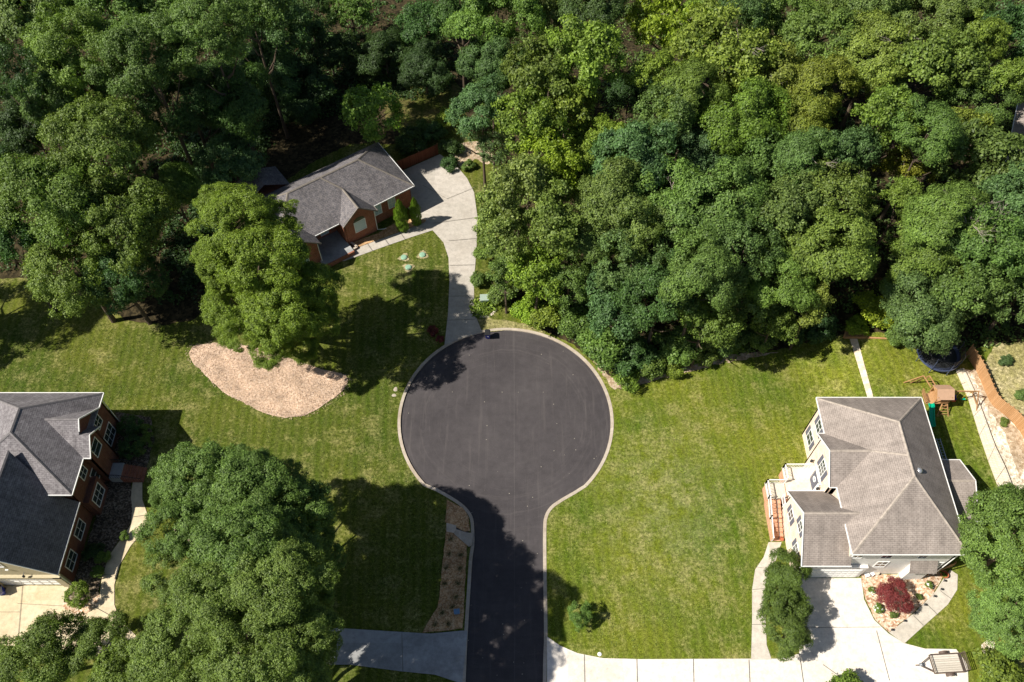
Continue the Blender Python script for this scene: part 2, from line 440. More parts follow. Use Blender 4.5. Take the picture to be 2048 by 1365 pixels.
# outline of the paved surface incl. kerb: right neck, round bulb, left neck
right = [Vector((p.x, p.y, 0)) for p in ats([(1092, 1900), (1093, 1365), (1095, 1271), (1093, 1138), (1092.7, 1062), (1095, 1036), (1105, 1018), (1124, 1004), (1150, 989)])]
left = [Vector((p.x, p.y, 0)) for p in ats([(872, 983), (900, 999), (924, 1016), (939, 1036), (942, 1064), (942, 1090), (938, 1120), (934, 1180), (928, 1275), (924, 1365), (915, 1600), (905, 1900)])]
a0 = math.degrees(math.atan2(right[-1].y - CY, right[-1].x - CX)); a1 = math.degrees(math.atan2(left[0].y - CY, left[0].x - CX)) + 360
bulb = [circ(a) for a in np.linspace(a0 + 7, a1 - 7, 72)]
outline = smooth(right, 5, False)[:-1] + smooth([right[-1]] + [bulb[0]], 3, False)[:-1] + bulb + smooth([bulb[-1], left[0]], 3, False)[1:-1] + smooth(left, 5, False)
outline[0].y = outline[-1].y = -60.0
outline = [p for p in outline if p.y >= -60]
ROADZ = -.12
def offset(pts, d):
    out = []
    for i, p in enumerate(pts):
        a = pts[max(i - 1, 0)]; b = pts[min(i + 1, len(pts) - 1)]
        t = (b - a); n = Vector((t.y, -t.x, 0)).normalized(); out.append(p + n * d)
    return out
inner = offset(outline, -.34)          # outline runs ccw: inside lies to the left
B = 450
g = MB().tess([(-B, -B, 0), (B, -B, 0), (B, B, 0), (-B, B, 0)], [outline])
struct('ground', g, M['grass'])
struct('road', MB().tess([(p.x, p.y, ROADZ) for p in inner]), M['asphalt'])
k = MB(); n = len(outline)
for i in range(n - 1):
    a, b, c, d = outline[i], outline[i + 1], inner[i + 1], inner[i]
    z = .035
    k.add([(a.x, a.y, z), (b.x, b.y, z), (c.x, c.y, z - .01), (d.x, d.y, z - .01), (d.x, d.y, ROADZ - .02), (c.x, c.y, ROADZ - .02), (a.x, a.y, -.05), (b.x, b.y, -.05)],
          [(0, 1, 2, 3), (3, 2, 5, 4), (1, 0, 6, 7)])
struct('kerb', k, M['kerb'])

_z = [0.004]
def sheet(name, px, m, sm=0, z=None, world=False, kind='structure', wob=0, label=None, cat=None):
    p = px if world else ats(px)
    if sm: p = smooth(p, sm)
    if wob:
        q = []
        for i, a in enumerate(p):
            b = p[(i + 1) % len(p)]; kk = max(1, int((b - a).length / .5))
            for j in range(kk):
                t = a.lerp(b, j / kk); q.append(t + Vector((rnd.uniform(-wob, wob), rnd.uniform(-wob, wob), 0)))
        p = q
    if z is None: _z[0] += .004; z = _z[0]
    return struct(name, MB().tess([(a.x, a.y, z) for a in p]), m, kind, label, cat)

# woodland floors
sheet('forest_floor', [(1240, 778), (1330, 752), (1420, 726), (1520, 708), (1600, 690), (1690, 668), (1790, 672), (1840, 706), (1900, 722), (1935, 700), (2060, 690), (2300, 700), (3600, -700), (1100, -1000), (900, -420), (930, 60), (930, 180), (935, 250), (950, 275), (985, 318), (1010, 420), (1020, 500), (1020, 590), (1030, 635), (1075, 655), (1130, 680), (1180, 718)], M['floor'], 2, wob=.15)
sheet('forest_floor', [(-60, 560), (130, 560), (250, 640), (390, 640), (430, 560), (540, 470), (560, 370), (700, 290), (770, 290), (860, 270), (900, 240), (930, 190), (930, 60), (900, -420), (-1400, -420), (-1400, 560)], M['floor'], 2, wob=.15)
sheet('dirt_clearing', [(905, 300), (930, 285), (960, 285), (985, 310), (975, 330), (950, 318), (925, 340)], M['dirt'], 4, wob=.1)
sheet('rough_grass', [(760, 150), (850, 150), (920, 170), (930, 230), (880, 262), (800, 265), (770, 225)], m_grass('rough_grass', (.05, .08, .012), (.10, .12, .02), (.24, .16, .08), .9), 4, wob=.3)
sheet('dirt_clearing', [(955, 628), (990, 640), (1010, 640), (1070, 655), (1090, 668), (1030, 660), (968, 662)], m_grass('dry_grass', (.17, .17, .05), (.26, .24, .09), (.46, .38, .22), .8), 4, wob=.1)
sheet('dirt_verge', [(1180, 712), (1215, 765), (1228, 780), (1330, 757), (1440, 728), (1560, 706), (1500, 705), (1400, 715), (1300, 740), (1235, 768)], M['dirt'], 0, wob=.15)
sheet('dry_field', [(1965, 735), (1990, 690), (2080, 680), (2260, 720), (2230, 850), (2180, 960), (2090, 960), (2060, 905), (2040, 866), (2018, 838), (1983, 811)], m_grass('dry_field_grass', (.30, .27, .10), (.40, .35, .16), (.58, .48, .32), .8), 0, wob=.1)
# drives and paths
SD = M['drive_g']
sheet('driveway', [(889, 690), (895.9, 630), (899, 563), (897, 516), (887, 485.7), (864, 460), (845, 447), (800, 400), (795, 345), (810, 340), (880, 309), (917, 337), (934, 357), (948, 385), (955, 435), (953, 496), (948, 563), (948, 624), (964, 664), (925, 676)], SD)
sheet('path', [(866, 461), (820, 476), (760, 497), (688.7, 523), (660, 520), (672, 508), (715.6, 496), (780, 472), (850, 446)], SD)
sheet('driveway', [(1094, 1274), (1120, 1292), (1155, 1307), (1206, 1317), (1280, 1319), (1502, 1318), (1560, 1318), (1598, 1308), (1602, 1250), (1600, 1157), (1722, 1157), (1728, 1200), (1748, 1240), (1776, 1267), (1808, 1287), (1850, 1298), (1912, 1299), (1935, 1330), (1938, 1410), (1094, 1425)], M['drive_w'])
path1 = [(1537, 1085), (1563, 1085), (1552, 1120), (1532, 1160), (1530, 1210), (1533, 1290), (1543, 1320), (1502, 1320), (1504, 1240), (1504, 1180), (1510, 1140), (1527, 1115)]
sheet('path', path1, m_concrete('grey_path', (.56, .51, .44), (.8, .75, .68), .5))
sheet('path', [(1778, 1266), (1830, 1225), (1870, 1184), (1885, 1160), (1900, 1140), (1915, 1150), (1914, 1180), (1895, 1210), (1850, 1250), (1808, 1288)], m_concrete('pale_path', (.56, .51, .44), (.8, .75, .68), .5))
sheet('driveway', [(935, 1262), (924, 1262), (860, 1268), (760, 1262), (650, 1255), (560, 1250), (560, 1330), (700, 1330), (800, 1343), (870, 1350), (924, 1368)], M['drive_d'])
lp = [(285, 960), (285, 1000), (297, 1035), (283, 1068), (262, 1092), (240, 1130), (229, 1170), (229, 1210), (240, 1240), (262, 1262), (290, 1290), (230, 1320), (100, 1300), (0, 1290), (-100, 1300), (-100, 1171), (140, 1172), (128, 1200), (128, 1215), (160, 1232), (185, 1222), (200, 1190), (205, 1150), (220, 1110), (245, 1075), (262, 1050), (265, 1020), (260, 1000), (266, 965)]
sheet('driveway', lp, M['drive_b'])
# beds
sheet('mulch_bed', smooth(ats([(384, 696), (410, 689), (450, 688), (520, 698), (610, 728), (655, 742), (692, 752), (688, 780), (660, 802), (620, 828), (585, 836), (530, 826), (470, 798), (430, 770), (405, 745), (380, 716)]), 4), M['mulch'], world=True, kind='stuff', wob=.12, label='pale wood chip bed under the big bright oak', cat='mulch bed')
sheet('mulch_bed', [(894, 1000), (925, 1016), (938, 1036), (940, 1062), (930, 1064), (890, 1045)], M['straw'], 0, kind='stuff', wob=.05, label='straw mulch patch above the storm drain', cat='mulch bed')
sheet('mulch_bed', [(893, 1050), (915, 1066), (934, 1082), (931, 1150), (926, 1258), (845, 1266), (860, 1238), (876, 1215), (882, 1160), (888, 1100)], M['straw'], 0, kind='stuff', wob=.05, label='long straw mulch strip along the road with dark tufts', cat='mulch bed')
sheet('planting_bed', [(232, 825), (300, 835), (310, 880), (290, 945), (284, 962), (264, 966), (262, 1005), (266, 1025), (258, 1052), (240, 1078), (215, 1115), (203, 1160), (190, 1215), (160, 1232), (126, 1215), (140, 1172), (150, 1160), (190, 1040)], M['darkbed'], 0, kind='stuff', wob=.1, label='dark gravel bed in front of the brick house on the left', cat='planting bed')
sheet('planting_bed', [(126, 1205), (160, 1215), (200, 1190), (196, 1212), (165, 1233), (126, 1218)], M['bedstone'], 0, kind='stuff', wob=.05, label='brown pebble strip round the globe shrub', cat='planting bed')
sheet('planting_bed', [(1722, 1150), (1800, 1150), (1880, 1142), (1892, 1140), (1880, 1165), (1866, 1188), (1828, 1224), (1777, 1266), (1750, 1240), (1730, 1200)], M['bedstone'], 0, kind='stuff', wob=.05, label='orange gravel bed round the red maple', cat='planting bed')
sheet('planting_bed', [(755, 468), (800, 440), (852, 440), (850, 446), (780, 472), (716, 496), (700, 488)], M['straw'], 0, kind='stuff', wob=.05, label='straw bed along the brick wall by the cypresses', cat='planting bed')
sheet('gravel_bank', [(1922, 741), (1950, 740), (1966, 778), (1984, 813), (2018, 840), (2042, 868), (2062, 905), (2100, 960), (2100, 1000), (2024, 1000), (2012, 940), (1990, 890), (1966, 832), (1948, 794)], M['bank'], 0, kind='stuff', wob=.1, label='pale gravel bank between sleeper wall and cedar fence', cat='gravel bank')
sheet('planting_bed', [(1944, 742), (1952, 742), (1972, 782), (1990, 818), (2018, 842), (2040, 870), (2060, 905), (2040, 960), (2010, 870), (1975, 820), (1956, 780)], M['dirt'], 0, kind='stuff', wob=.15, label='brown mulch strip along the foot of the cedar fence', cat='planting bed')
sheet('path', [(1699, 679), (1714, 679), (1746, 795), (1734, 795)], M['paver'])
sheet('gravel_patch', [(1962, 1290), (1985, 1280), (1990, 1305), (1970, 1315)], M['bank'], 3, kind='stuff', wob=.05, label='small pale gravel patch beside the lower right tree', cat='gravel')
# expansion joints, thin dark sealed lines (each drive's set is one sheet)
def joints(segs, name='joint_line'):
    j = MB()
    for a, b in segs:
        A = at(*a); Bq = at(*b); d = (Bq - A).normalized(); nn = Vector((-d.y, d.x, 0)) * .022
        j.add([A + nn, A - nn, Bq - nn, Bq + nn], [(0, 1, 2, 3)])
    j.v = [(x, y, _z[0] + .006) for x, y, z in j.v]
    struct(name, j, M['joint'])
_z[0] += .004
joints([((897, 483), (954, 478)), ((899, 532), (949, 531)), ((898, 594), (948, 593)), ((894, 399), (950, 376)), ((866, 448), (954, 436)), ((846, 372), (894, 399)), ((893, 642), (950, 640)),
        ((735, 489), (745, 503)), ((768, 477), (778, 491)), ((800, 466), (810, 480)),
        ((1168, 1310), (1169, 1365)), ((1273, 1319), (1274, 1365)), ((1386, 1319), (1387, 1365)), ((1497, 1320), (1499, 1365)), ((1598, 1308), (1606, 1365)), ((1645, 1256), (1760, 1255)), ((1752, 1262), (1778, 1362)), ((1600, 1255), (1645, 1256)), ((1645, 1330), (1690, 1362)),
        ((1504, 1180), (1531, 1178)), ((1503, 1250), (1532, 1250)), ((1512, 1135), (1545, 1140)), ((1880, 1183), (1903, 1200)), ((1850, 1207), (1876, 1232)), ((1826, 1232), (1846, 1252)),
        ((804, 1264), (806, 1343)), ((46, 1172), (36, 1290)), ((266, 1035), (294, 1031)), ((240, 1080), (271, 1084)), ((206, 1150), (232, 1152)), ((190, 1215), (245, 1245)), ((36, 1208), (125, 1213)), ((-60, 1225), (40, 1225))])

# ---------------------------------------------------------------- house kit
def window(parent, O, U, N, w_, h_, cols=2, rows=2, pane='glass', fw=.09, name='window', proud=.05):
    O, U, N = Vector(O), Vector(U), Vector(N); Z = Vector((0, 0, 1))
    fr = MB()
    def bx(mb, u0, u1, z0, z1, n0, n1):
        P = [O + U * u + Z * z + N * q for z in (z0, z1) for q in (n0, n1) for u in (u0, u1)]
        mb.add(P, [(0, 2, 3, 1), (4, 5, 7, 6), (0, 1, 5, 4), (2, 6, 7, 3), (0, 4, 6, 2), (1, 3, 7, 5)])
    bx(fr, -fw, 0, -fw, h_ + fw, 0, proud); bx(fr, w_, w_ + fw, -fw, h_ + fw, 0, proud)
    bx(fr, 0, w_, -fw, 0, 0, proud + .02); bx(fr, 0, w_, h_, h_ + fw, 0, proud)
    for i in range(1, cols): bx(fr, w_ * i / cols - .02, w_ * i / cols + .02, 0, h_, 0.015, proud - .01)
    for i in range(1, rows): bx(fr, 0, w_, h_ * i / rows - .025, h_ * i / rows + .025, 0.018, proud - .005)
    f = fr.build(name, M['white'], parent)
    p = MB(); bx(p, 0, w_, 0, h_, .002, .02); p.build('pane', M[pane], f)
    return f
def shutter(parent, O, U, N, w_, h_):
    O, U, N = Vector(O), Vector(U), Vector(N); Z = Vector((0, 0, 1)); s = MB()
    P = [O + U * u + Z * z + N * q for z in (0, h_) for q in (0, .05) for u in (0, w_)]
    s.add(P, [(0, 2, 3, 1), (4, 5, 7, 6), (0, 1, 5, 4), (2, 6, 7, 3), (0, 4, 6, 2), (1, 3, 7, 5)])
    return s.build('shutter', M['shutter'], parent)
def cap(mb, a, b, wd=.32, lift=.03):
    a = Vector(a); b = Vector(b); d = (b - a); n_ = max(1, int(d.length / .3)); d.normalize()
    s = d.cross(Vector((0, 0, 1))).normalized() * wd / 2
    up = Vector((0, 0, lift))
    mb.add([a - s + up * .2 - Vector((0, 0, .05)), a + up, a + s + up * .2 - Vector((0, 0, .05)), b - s + up * .2 - Vector((0, 0, .05)), b + up, b + s + up * .2 - Vector((0, 0, .05))], [(0, 1, 4, 3), (1, 2, 5, 4)])
def gable_wall(mb, pts, nrm, th=.15):   # polygon wall with thickness
    pts = [Vector(p) for p in pts]; nv = Vector(nrm) * th; n_ = len(pts)
    mb.add(pts + [p - nv for p in pts], [tuple(range(n_)), tuple(reversed(range(n_, 2 * n_)))] + [(i, i + n_, (i + 1) % n_ + n_, (i + 1) % n_) for i in range(n_)])

# ================================================================ right house
H = thing('two_storey_house', 'large pale brick and white sided house with weathered tan hip roof right of the lawn', 'house', (37.4, 35, 0))
EZ = 7.25
x0, x1, y0, y1 = 31.95, 42.9, 26.8, 43.65
rn, rs = Vector((38.0, 38.9, 10.9)), Vector((38.0, 33.1, 10.9))
NW, NE, SE, SW = Vector((x0, y1, EZ)), Vector((x1, y1, EZ)), Vector((x1, y0, EZ)), Vector((x0, y0, EZ))
rf = MB(); T = .09
rf.face2([NW, NE, rn], T); rf.face2([NE, SE, rs, rn], T); rf.face2([SE, SW, rs], T); rf.face2([SW, NW, rn, rs], T)
# front gable wing over the entrance
ga, gx, gz = 36.55, 31.2, 9.3
mzx = lambda z: x0 + (z - EZ) * (38 - x0) / (10.9 - EZ)
rf.face2([(gx, 39.45, EZ - .02), (gx, ga, gz), (mzx(gz) + .1, ga, gz), (x0 + .1, 39.45, EZ - .02)], T)
rf.face2([(gx, 33.6, EZ - .02), (gx, ga, gz), (mzx(gz) + .1, ga, gz), (x0 + .1, 33.6, EZ - .02)], T)
# garage wing
qx, qz, qa, qn, qs, qe = 27.9, 8.0, 30.6, 34.3, 26.6, 4.6
rf.face2([(qx, qn, qe), (qx, qa, qz), (33.2, qa, qz), (31.7, qn, qe)], T)
rf.face2([(qx, qs, qe), (qx, qa, qz), (33.2, qa, qz), (32.65, 29.2, 6.763), (32.65, qs, qe)], T)
# east porch, south bay
rf.face2([(42.4, 34.8, 6.1), (46.4, 34.8, 6.1), (46.2, 37.6, 4.9), (42.4, 37.6, 4.9)], T)
rf.face2([(42.4, 34.8, 6.1), (46.4, 34.8, 6.1), (46.2, 31.05, 4.75), (42.4, 31.05, 4.75)], T)
rf.face2([(38.85, 27.3, 4.0), (41.5, 27.3, 4.0), (41.5, 26.35, 3.0), (38.85, 26.35, 3.0)], .07)
roofR = rf.build('roof', M['roof_r'], H)
cp = MB()
for a, b in ((NW, rn), (NE, rn), (SE, rs), (SW, rs), (rn, rs), ((gx, ga, gz), (mzx(gz), ga, gz)), ((mzx(gz), ga, gz), (38, 35.3, 10.93)), ((qx, qa, qz), (33.2, qa, qz)), ((42.9, 34.8, 6.1), (46.4, 34.8, 6.1))): cap(cp, a, b, .28, .05)
cp.build('ridge_cap', M['cap_r'], roofR)
# vents
v = MB(); vp = at(1838, 944, 9.9); v.lathe((vp.x - .1, vp.y, 9.5), [(.2, -.3), (.16, .3), (.16, .62), (.3, .64), (.3, .8), (.1, .9)], 14); v.build('vent', M['metal'], roofR, shade=True)
v = MB(); vp = at(1860, 1037, 8.3); v.lathe((vp.x, vp.y, 8.0), [(.09, -.4), (.09, .5)], 10); v.build('vent_pipe', M['white'], roofR, shade=True)
# fascia / gutters
fz = MB(); G = .12
def fas(a, b): fz.bar(a, b, .075, .15)
zz = EZ - .04
for a, b in (((x0 - .05, y1 + .05, zz), (x1 + .05, y1 + .05, zz)), ((x1 + .05, y1, zz), (x1 + .05, y0, zz)), ((x1, y0 - .05, zz), (x0, y0 - .05, zz)), ((x0 - .05, y1, zz), (x0 - .05, 39.5, zz)), ((x0 - .05, 33.5, zz), (x0 - .05, y0, zz)),
             ((gx - .04, 39.5, EZ), (gx - .04, ga, gz + .03)), ((gx - .04, 33.55, EZ), (gx - .04, ga, gz + .03)), ((gx, 39.5, EZ - .06), (x0, 39.5, EZ - .06)), ((gx, 33.55, EZ - .06), (x0, 33.55, EZ - .06)),
             ((qx - .04, qn + .05, qe), (qx - .04, qa, qz + .03)), ((qx - .04, qs - .05, qe), (qx - .04, qa, qz + .03)), ((qx, qs - .05, qe - .06), (32.7, qs - .05, qe - .06)), ((qx, qn + .05, qe - .06), (31.6, qn + .05, qe - .06)),
             ((43, 37.65, 4.86), (46.25, 37.65, 4.86)), ((43, 31.0, 4.7), (46.25, 31.0, 4.7)), ((46.25, 37.65, 4.86), (46.45, 34.8, 6.06)), ((46.25, 31.0, 4.7), (46.45, 34.8, 6.06))): fas(a, b)
fz.build('gutter', M['white'], roofR)
# walls
wx0, wx1, wy0, wy1 = 32.4, 42.45, 27.3, 43.2
wb = MB()   # pale brick: west front
wb.box(wx0, wx0 + .2, wy0 + .01, wy1, 0, EZ - .02)
wb.box(wx0, wx1, wy1 - .2, wy1 + .003, 0, EZ - .02)
gable_wall(wb, [(31.6, 39.1, 0), (31.6, 34.0, 0), (31.6, 34.0, EZ), (31.6, ga, 9.1), (31.6, 39.1, EZ)], (-1, 0, 0))
wb.box(31.6, 32.4, 38.95, 39.1, 0, EZ); wb.box(31.6, 32.4, 34.0, 34.15, 0, EZ)
gable_wall(wb, [(28.3, 34.0, 0), (28.3, 27.0, 0), (28.3, 27.0, qe + .25), (28.3, qa, 7.85), (28.3, 34.0, qe + .2)], (-1, 0, 0))
wb.box(28.3, 31.6, 33.85, 34.0, 0, qe + .2)
wb.build('brick_wall', M['brickp'], H)
ws = MB()
ws.box(wx0 + .02, wx1, wy0, wy0 + .2, 0, EZ - .02); ws.box(wx1 - .2, wx1 + .003, wy0 + .01, wy1, 0, EZ - .02)
ws.box(28.32, 35.0, 26.98, 27.2, 0, 2.9); ws.box(28.32, 32.4, 27.0, 27.2, 2.9, qe)
ws.box(39.15, 41.15, 26.7, 27.31, 0, 3.3); ws.box(31.9, 32.5, 34.0, 34.16, qe, EZ)
ws.box(33.2, 34.98, 26.9, 27.25, 2.85, 3.0)
ws.build('siding_wall', M['siding'], H)
sf = MB(); sf.box(x0, x1, y0, y1, EZ - .12, EZ - .1); sf.build('soffit', M['white'], H)
# west windows with shutters (wall X=32.4, gable wall X=31.6, garage wall X=28.3)
Ny, Nx = (0, -1, 0), (-1, 0, 0); Uy = (0, -1, 0); Ux = (1, 0, 0)
def wwin(X, yc, z, w_=1.0, h_=1.6, sh=.45, cols=2, rows=2, pane='glass'):
    window(H, (X, yc + w_ / 2, z), Uy, Nx, w_, h_, cols, rows, pane)
    if sh:
        shutter(H, (X, yc + w_ / 2 + .12 + sh, z), Uy, Nx, sh, h_); shutter(H, (X, yc - w_ / 2 - .12, z), Uy, Nx, sh, h_)
wwin(32.4, 41.4, 4.3, .95, 1.6); wwin(32.4, 41.6, 1.2, 1.2, 1.7); wwin(32.4, 40.0, 4.3, .1, .9, 0)
wwin(31.6, 36.4, 4.6, 1.1, 1.9, .45, 3, 3)
wwin(28.3, 32.3, 2.5, .8, 1.4, .42); wwin(28.3, 30.3, 4.6, .8, 1.3, .42); wwin(28.3, 28.9, 2.0, .8, 1.4, .42)
d = MB(); d.box(31.5, 31.62, 35.6, 36.9, 1.8, 4.0); dr = d.build('door', M['shutter'], H)
d = MB(); d.box(31.46, 31.6, 37.0, 37.4, 1.8, 4.15); d.box(31.46, 31.6, 35.1, 35.5, 1.8, 4.15); d.box(31.46, 31.6, 35.1, 37.4, 4.05, 4.3); d.build('door_frame', M['white'], dr)
d = MB(); w0 = Vector((31.46, 36.25, 3.2)); d.tube([w0 + Vector((0, .28 * math.cos(a), .28 * math.sin(a))) for a in np.linspace(0, 6.283, 13)], .06, 6); d.build('wreath', M['flower'], dr)
for yy in (38.0, 34.9):
    d = MB(); d.lathe((31.3, yy, 3.7), [(.05, 0), (.14, .05), (.14, .3), (.03, .42)], 10); d.bar((31.3, yy, 4.05), (31.6, yy, 4.1), .04); d.build('wall_lamp', M['black'], H)
# south windows
for xc, z, w_, h_, r_ in ((33.2, 4.9, .9, .9, 1), (36.0, 4.9, .95, .9, 1), (39.5, 4.9, .8, .8, 1), (36.3, 2.3, 1.0, 1.4, 2), (41.9, 2.3, .6, 1.2, 2)):
    window(H, (xc - w_ / 2, wy0, z), Ux, Ny, w_, h_, 2, r_)
gd = MB(); gd.box(29.6, 34.7, 26.93, 26.985, .02, 2.3)
g_ = gd.build('garage_door', M['door_w'], H)
gp = MB()
for i in range(8):
    for j in range(4): gp.box(29.72 + i * .62, 30.22 + i * .62, 26.905, 26.93, .14 + j * .55, .52 + j * .55)
gp.build('door_panel', M['white'], g_)
# raised entrance deck, brick base, white railings, steps
dk = MB()
dk.box(28.9, 31.62, 34.3, 38.15, 0, 1.75); dk.box(26.85, 28.9, 34.8, 36.5, 0, 1.45); dk.box(26.75, 26.95, 30.7, 34.82, 0, .95)
dk.build('deck_base', M['bricko'], H)
df = MB(); df.box(28.8, 31.6, 34.25, 38.25, 1.75, 1.83); df.box(26.75, 28.8, 34.78, 36.6, 1.45, 1.53)
df.build('deck_floor', m_concrete('pale_deck', (.74, .66, .56)), H)
st = MB()
for i in range(9):
    z = 1.45 - (i + 1) * .155; y = 34.78 - i * .45
    st.box(26.96, 28.15, y - .45, y, 0, z)
st.build('steps', M['bricko'], H)
rl = MB()
def rail(a, b, h=.95, sp=.16, post=True):
    a = Vector(a); b = Vector(b); Z = Vector((0, 0, 1))
    rl.bar(a + Z * h, b + Z * h, .09, .08); rl.bar(a + Z * .12, b + Z * .12, .06, .06)
    n_ = max(2, int((b - a).length / sp))
    for i in range(1, n_): p = a.lerp(b, i / n_); rl.bar(p + Z * .12, p + Z * h, .035)
    if post:
        for p in (a, b): rl.bar(p, p + Z * (h + .12), .13)
rail((28.25, 34.8, 1.45), (28.25, 33.9, 1.4)); rl.build('railing', M['white'], H); rl = MB()
rail((28.9, 38.15, 1.83), (31.5, 38.15, 1.83)); rail((28.9, 38.15, 1.83), (28.9, 36.6, 1.83))
rail((26.85, 36.5, 1.53), (28.8, 36.5, 1.53)); rail((26.85, 36.5, 1.53), (26.85, 34.8, 1.53))
rail((26.85, 34.8, 1.45), (26.85, 32.8, .78)); rail((26.85, 32.8, .78), (26.85, 30.75, .05))
rl.build('railing', M['white'], H)
hr = MB(); hr.tube([(27.5, 34.7, 2.3), (27.5, 32.8, 1.7), (27.5, 30.9, 1.0)], .03, 6)
for y_, z_ in ((34.7, 1.4), (32.8, .8), (30.9, .1)): hr.tube([(27.5, y_, z_), (27.5, y_, z_ + .9)], .03, 6)
hr.build('handrail', M['black'], H)
# east porch posts and floor
pp = MB()
for xx, yy in ((46.0, 37.3), (46.0, 31.4), (44.2, 37.3), (44.2, 31.4)):
    pp = MB(); pp.box(xx - .08, xx + .08, yy - .08, yy + .08, 2, 4.8); pp.build('porch_post', M['white'], H)
pf = MB(); pf.box(42.45, 46.2, 31.2, 37.5, 2.2, 2.6); pf.build('porch_floor', SD, H)
for zc in (27.1,):
    dp = MB(); dp.tube([(wx1 + .06, 27.15, EZ - .1), (wx1 + .06, 27.15, .2)], .05, 6); dp.build('downpipe', M['white'], H)
    dp = MB(); dp.tube([(28.2, 26.9, qe - .1), (28.2, 26.9, .2)], .05, 6); dp.build('downpipe', M['white'], H)

# ================================================================ left house
H = thing('brick_house', 'dark red brick house with grey slate coloured roof and beige garage gable at left edge', 'house', (-49, 36, 0))
EZ = 6.5; x0, x1, y0, y1 = -56.5, -43.45, 33.1, 44.65
rn, rs = Vector((-49.2, 40.65, 10.4)), Vector((-49.2, 38.0, 10.4))
NW, NE, SE, SW = Vector((x0, y1, EZ)), Vector((x1, y1, EZ)), Vector((x1, y0, EZ)), Vector((x0, y0, EZ))
rf = MB()
rf.face2([NW, NE, rn], T); rf.face2([NE, SE, rs, rn], T); rf.face2([SE, SW, rs], T); rf.face2([SW, NW, rn, rs], T)
sl_ = 3.9 / 5.75
mX = lambda z: x1 - (z - EZ) / sl_
# large front gable and the smaller one nested in its south side
ga, gz = 40.2, 9.0
rf.face2([(-43.75, ga, gz), (mX(gz) - .15, ga, gz), (mX(EZ) - .15, 42.9, EZ - .02), (-43.4, 42.9, EZ - .02)], T)
rf.face2([(-43.75, ga, gz), (mX(gz) - .15, ga, gz), (mX(EZ) - .15, 37.1, EZ - .02), (-43.75, 37.1, EZ - .02)], T)
rf.face2([(-42.7, 38.9, 7.99), (-43.76, 38.9, 7.99), (-43.76, 37.08, EZ - .01), (-42.7, 37.08, EZ - .01)], T)
rf.face2([(-42.7, 38.9, 7.99), (-43.9, 38.9, 7.99), (-43.9, 40.7, EZ), (-42.7, 40.7, EZ)], T)
# garage wing
qx, qz = -49.0, 10.0
rf.face2([(-43.74, 25.87, 4.2), (-43.74, 33.3, 4.2), (-45.1, 33.3, 5.75), (-49.0, 36.2, qz), (qx, 25.87, qz)], T)
rf.face2([(-54.26, 25.87, 4.2), (-54.26, 33.3, 4.2), (-49.0, 36.2, qz), (qx, 25.87, qz)], T)
roofL = rf.build('roof', M['roof_l'], H)
cp = MB()
for a, b in ((NW, rn), (NE, rn), (SE, rs), (SW, rs), (rn, rs), ((-43.75, ga, gz), (mX(gz), ga, gz)), ((qx, 25.87, qz), (qx, 36.2, qz))): cap(cp, a, b, .3, .07)
cp.build('ridge_cap', M['cap_l'], roofL)
fz = MB(); zz = EZ - .04
for a, b in (((x0, y1 + .05, zz), (x1 + .05, y1 + .05, zz)), ((x1 + .05, y1, zz), (x1 + .05, 42.9, zz)), ((x1 + .05, 37.05, zz), (x1 + .05, y0 - .05, zz)), ((x1, y0 - .05, zz), (-46.6, y0 - .05, zz)),
             ((-42.66, 37.04, zz), (-43.45, 37.04, zz)), ((-43.7, ga, gz), (-43.35, 42.9, EZ)), ((-43.7, ga, gz), (-43.7, 39.2, 8.2)),
             ((-42.66, 38.9, 8.0), (-42.66, 37.05, EZ)), ((-42.66, 38.9, 8.0), (-42.66, 40.7, EZ + .02)),
             ((-43.69, 25.85, 4.16), (-43.69, 33.3, 4.16)), ((-43.72, 25.83, 4.2), (qx, 25.83, qz)), ((-54.26, 25.83, 4.2), (qx, 25.83, qz))): fas(a, b)
fz.build('gutter', M['white'], roofL)
wb = MB()
WX = -43.9
wb.box(WX - .2, WX, 33.5, 44.2, 0, EZ - .02); wb.box(-56, WX, 44.0, 44.203, 0, EZ - .02); wb.box(-56, WX - .01, 33.5, 33.7, 4, EZ - .02); wb.box(-56.05, -55.8, 33.5, 44.2, 0, EZ)
gable_wall(wb, [(-43.86, 37.4, EZ - .3), (-43.86, 42.6, EZ - .3), (-43.86, 42.6, EZ), (-43.86, ga, gz - .1), (-43.86, 37.4, EZ)], (1, 0, 0))
gable_wall(wb, [(-43.1, 37.4, 0), (-43.1, 40.3, 0), (-43.1, 40.3, EZ), (-43.1, 38.9, 7.8), (-43.1, 37.4, EZ)], (1, 0, 0))
wb.box(-43.9, -43.1, 37.4, 37.55, 0, EZ); wb.box(-43.9, -43.1, 40.15, 40.3, 0, EZ)
wb.box(-44.3, -44.15, 26.35, 33.5, 0, 4.3)
wb.box(-43.9, -43.3, 33.6, 36.6, 0, 3.2)
wb.build('brick_wall', M['brickd'], H)
ws = MB()
gable_wall(ws, [(-54.0, 26.25, 0), (-44.15, 26.25, 0), (-44.15, 26.25, 4.4), (qx, 26.25, qz - .15), (-54.0, 26.25, 4.4)], (0, -1, 0))
ws.box(-54, -53.8, 26.3, 33.5, 0, 4.3)
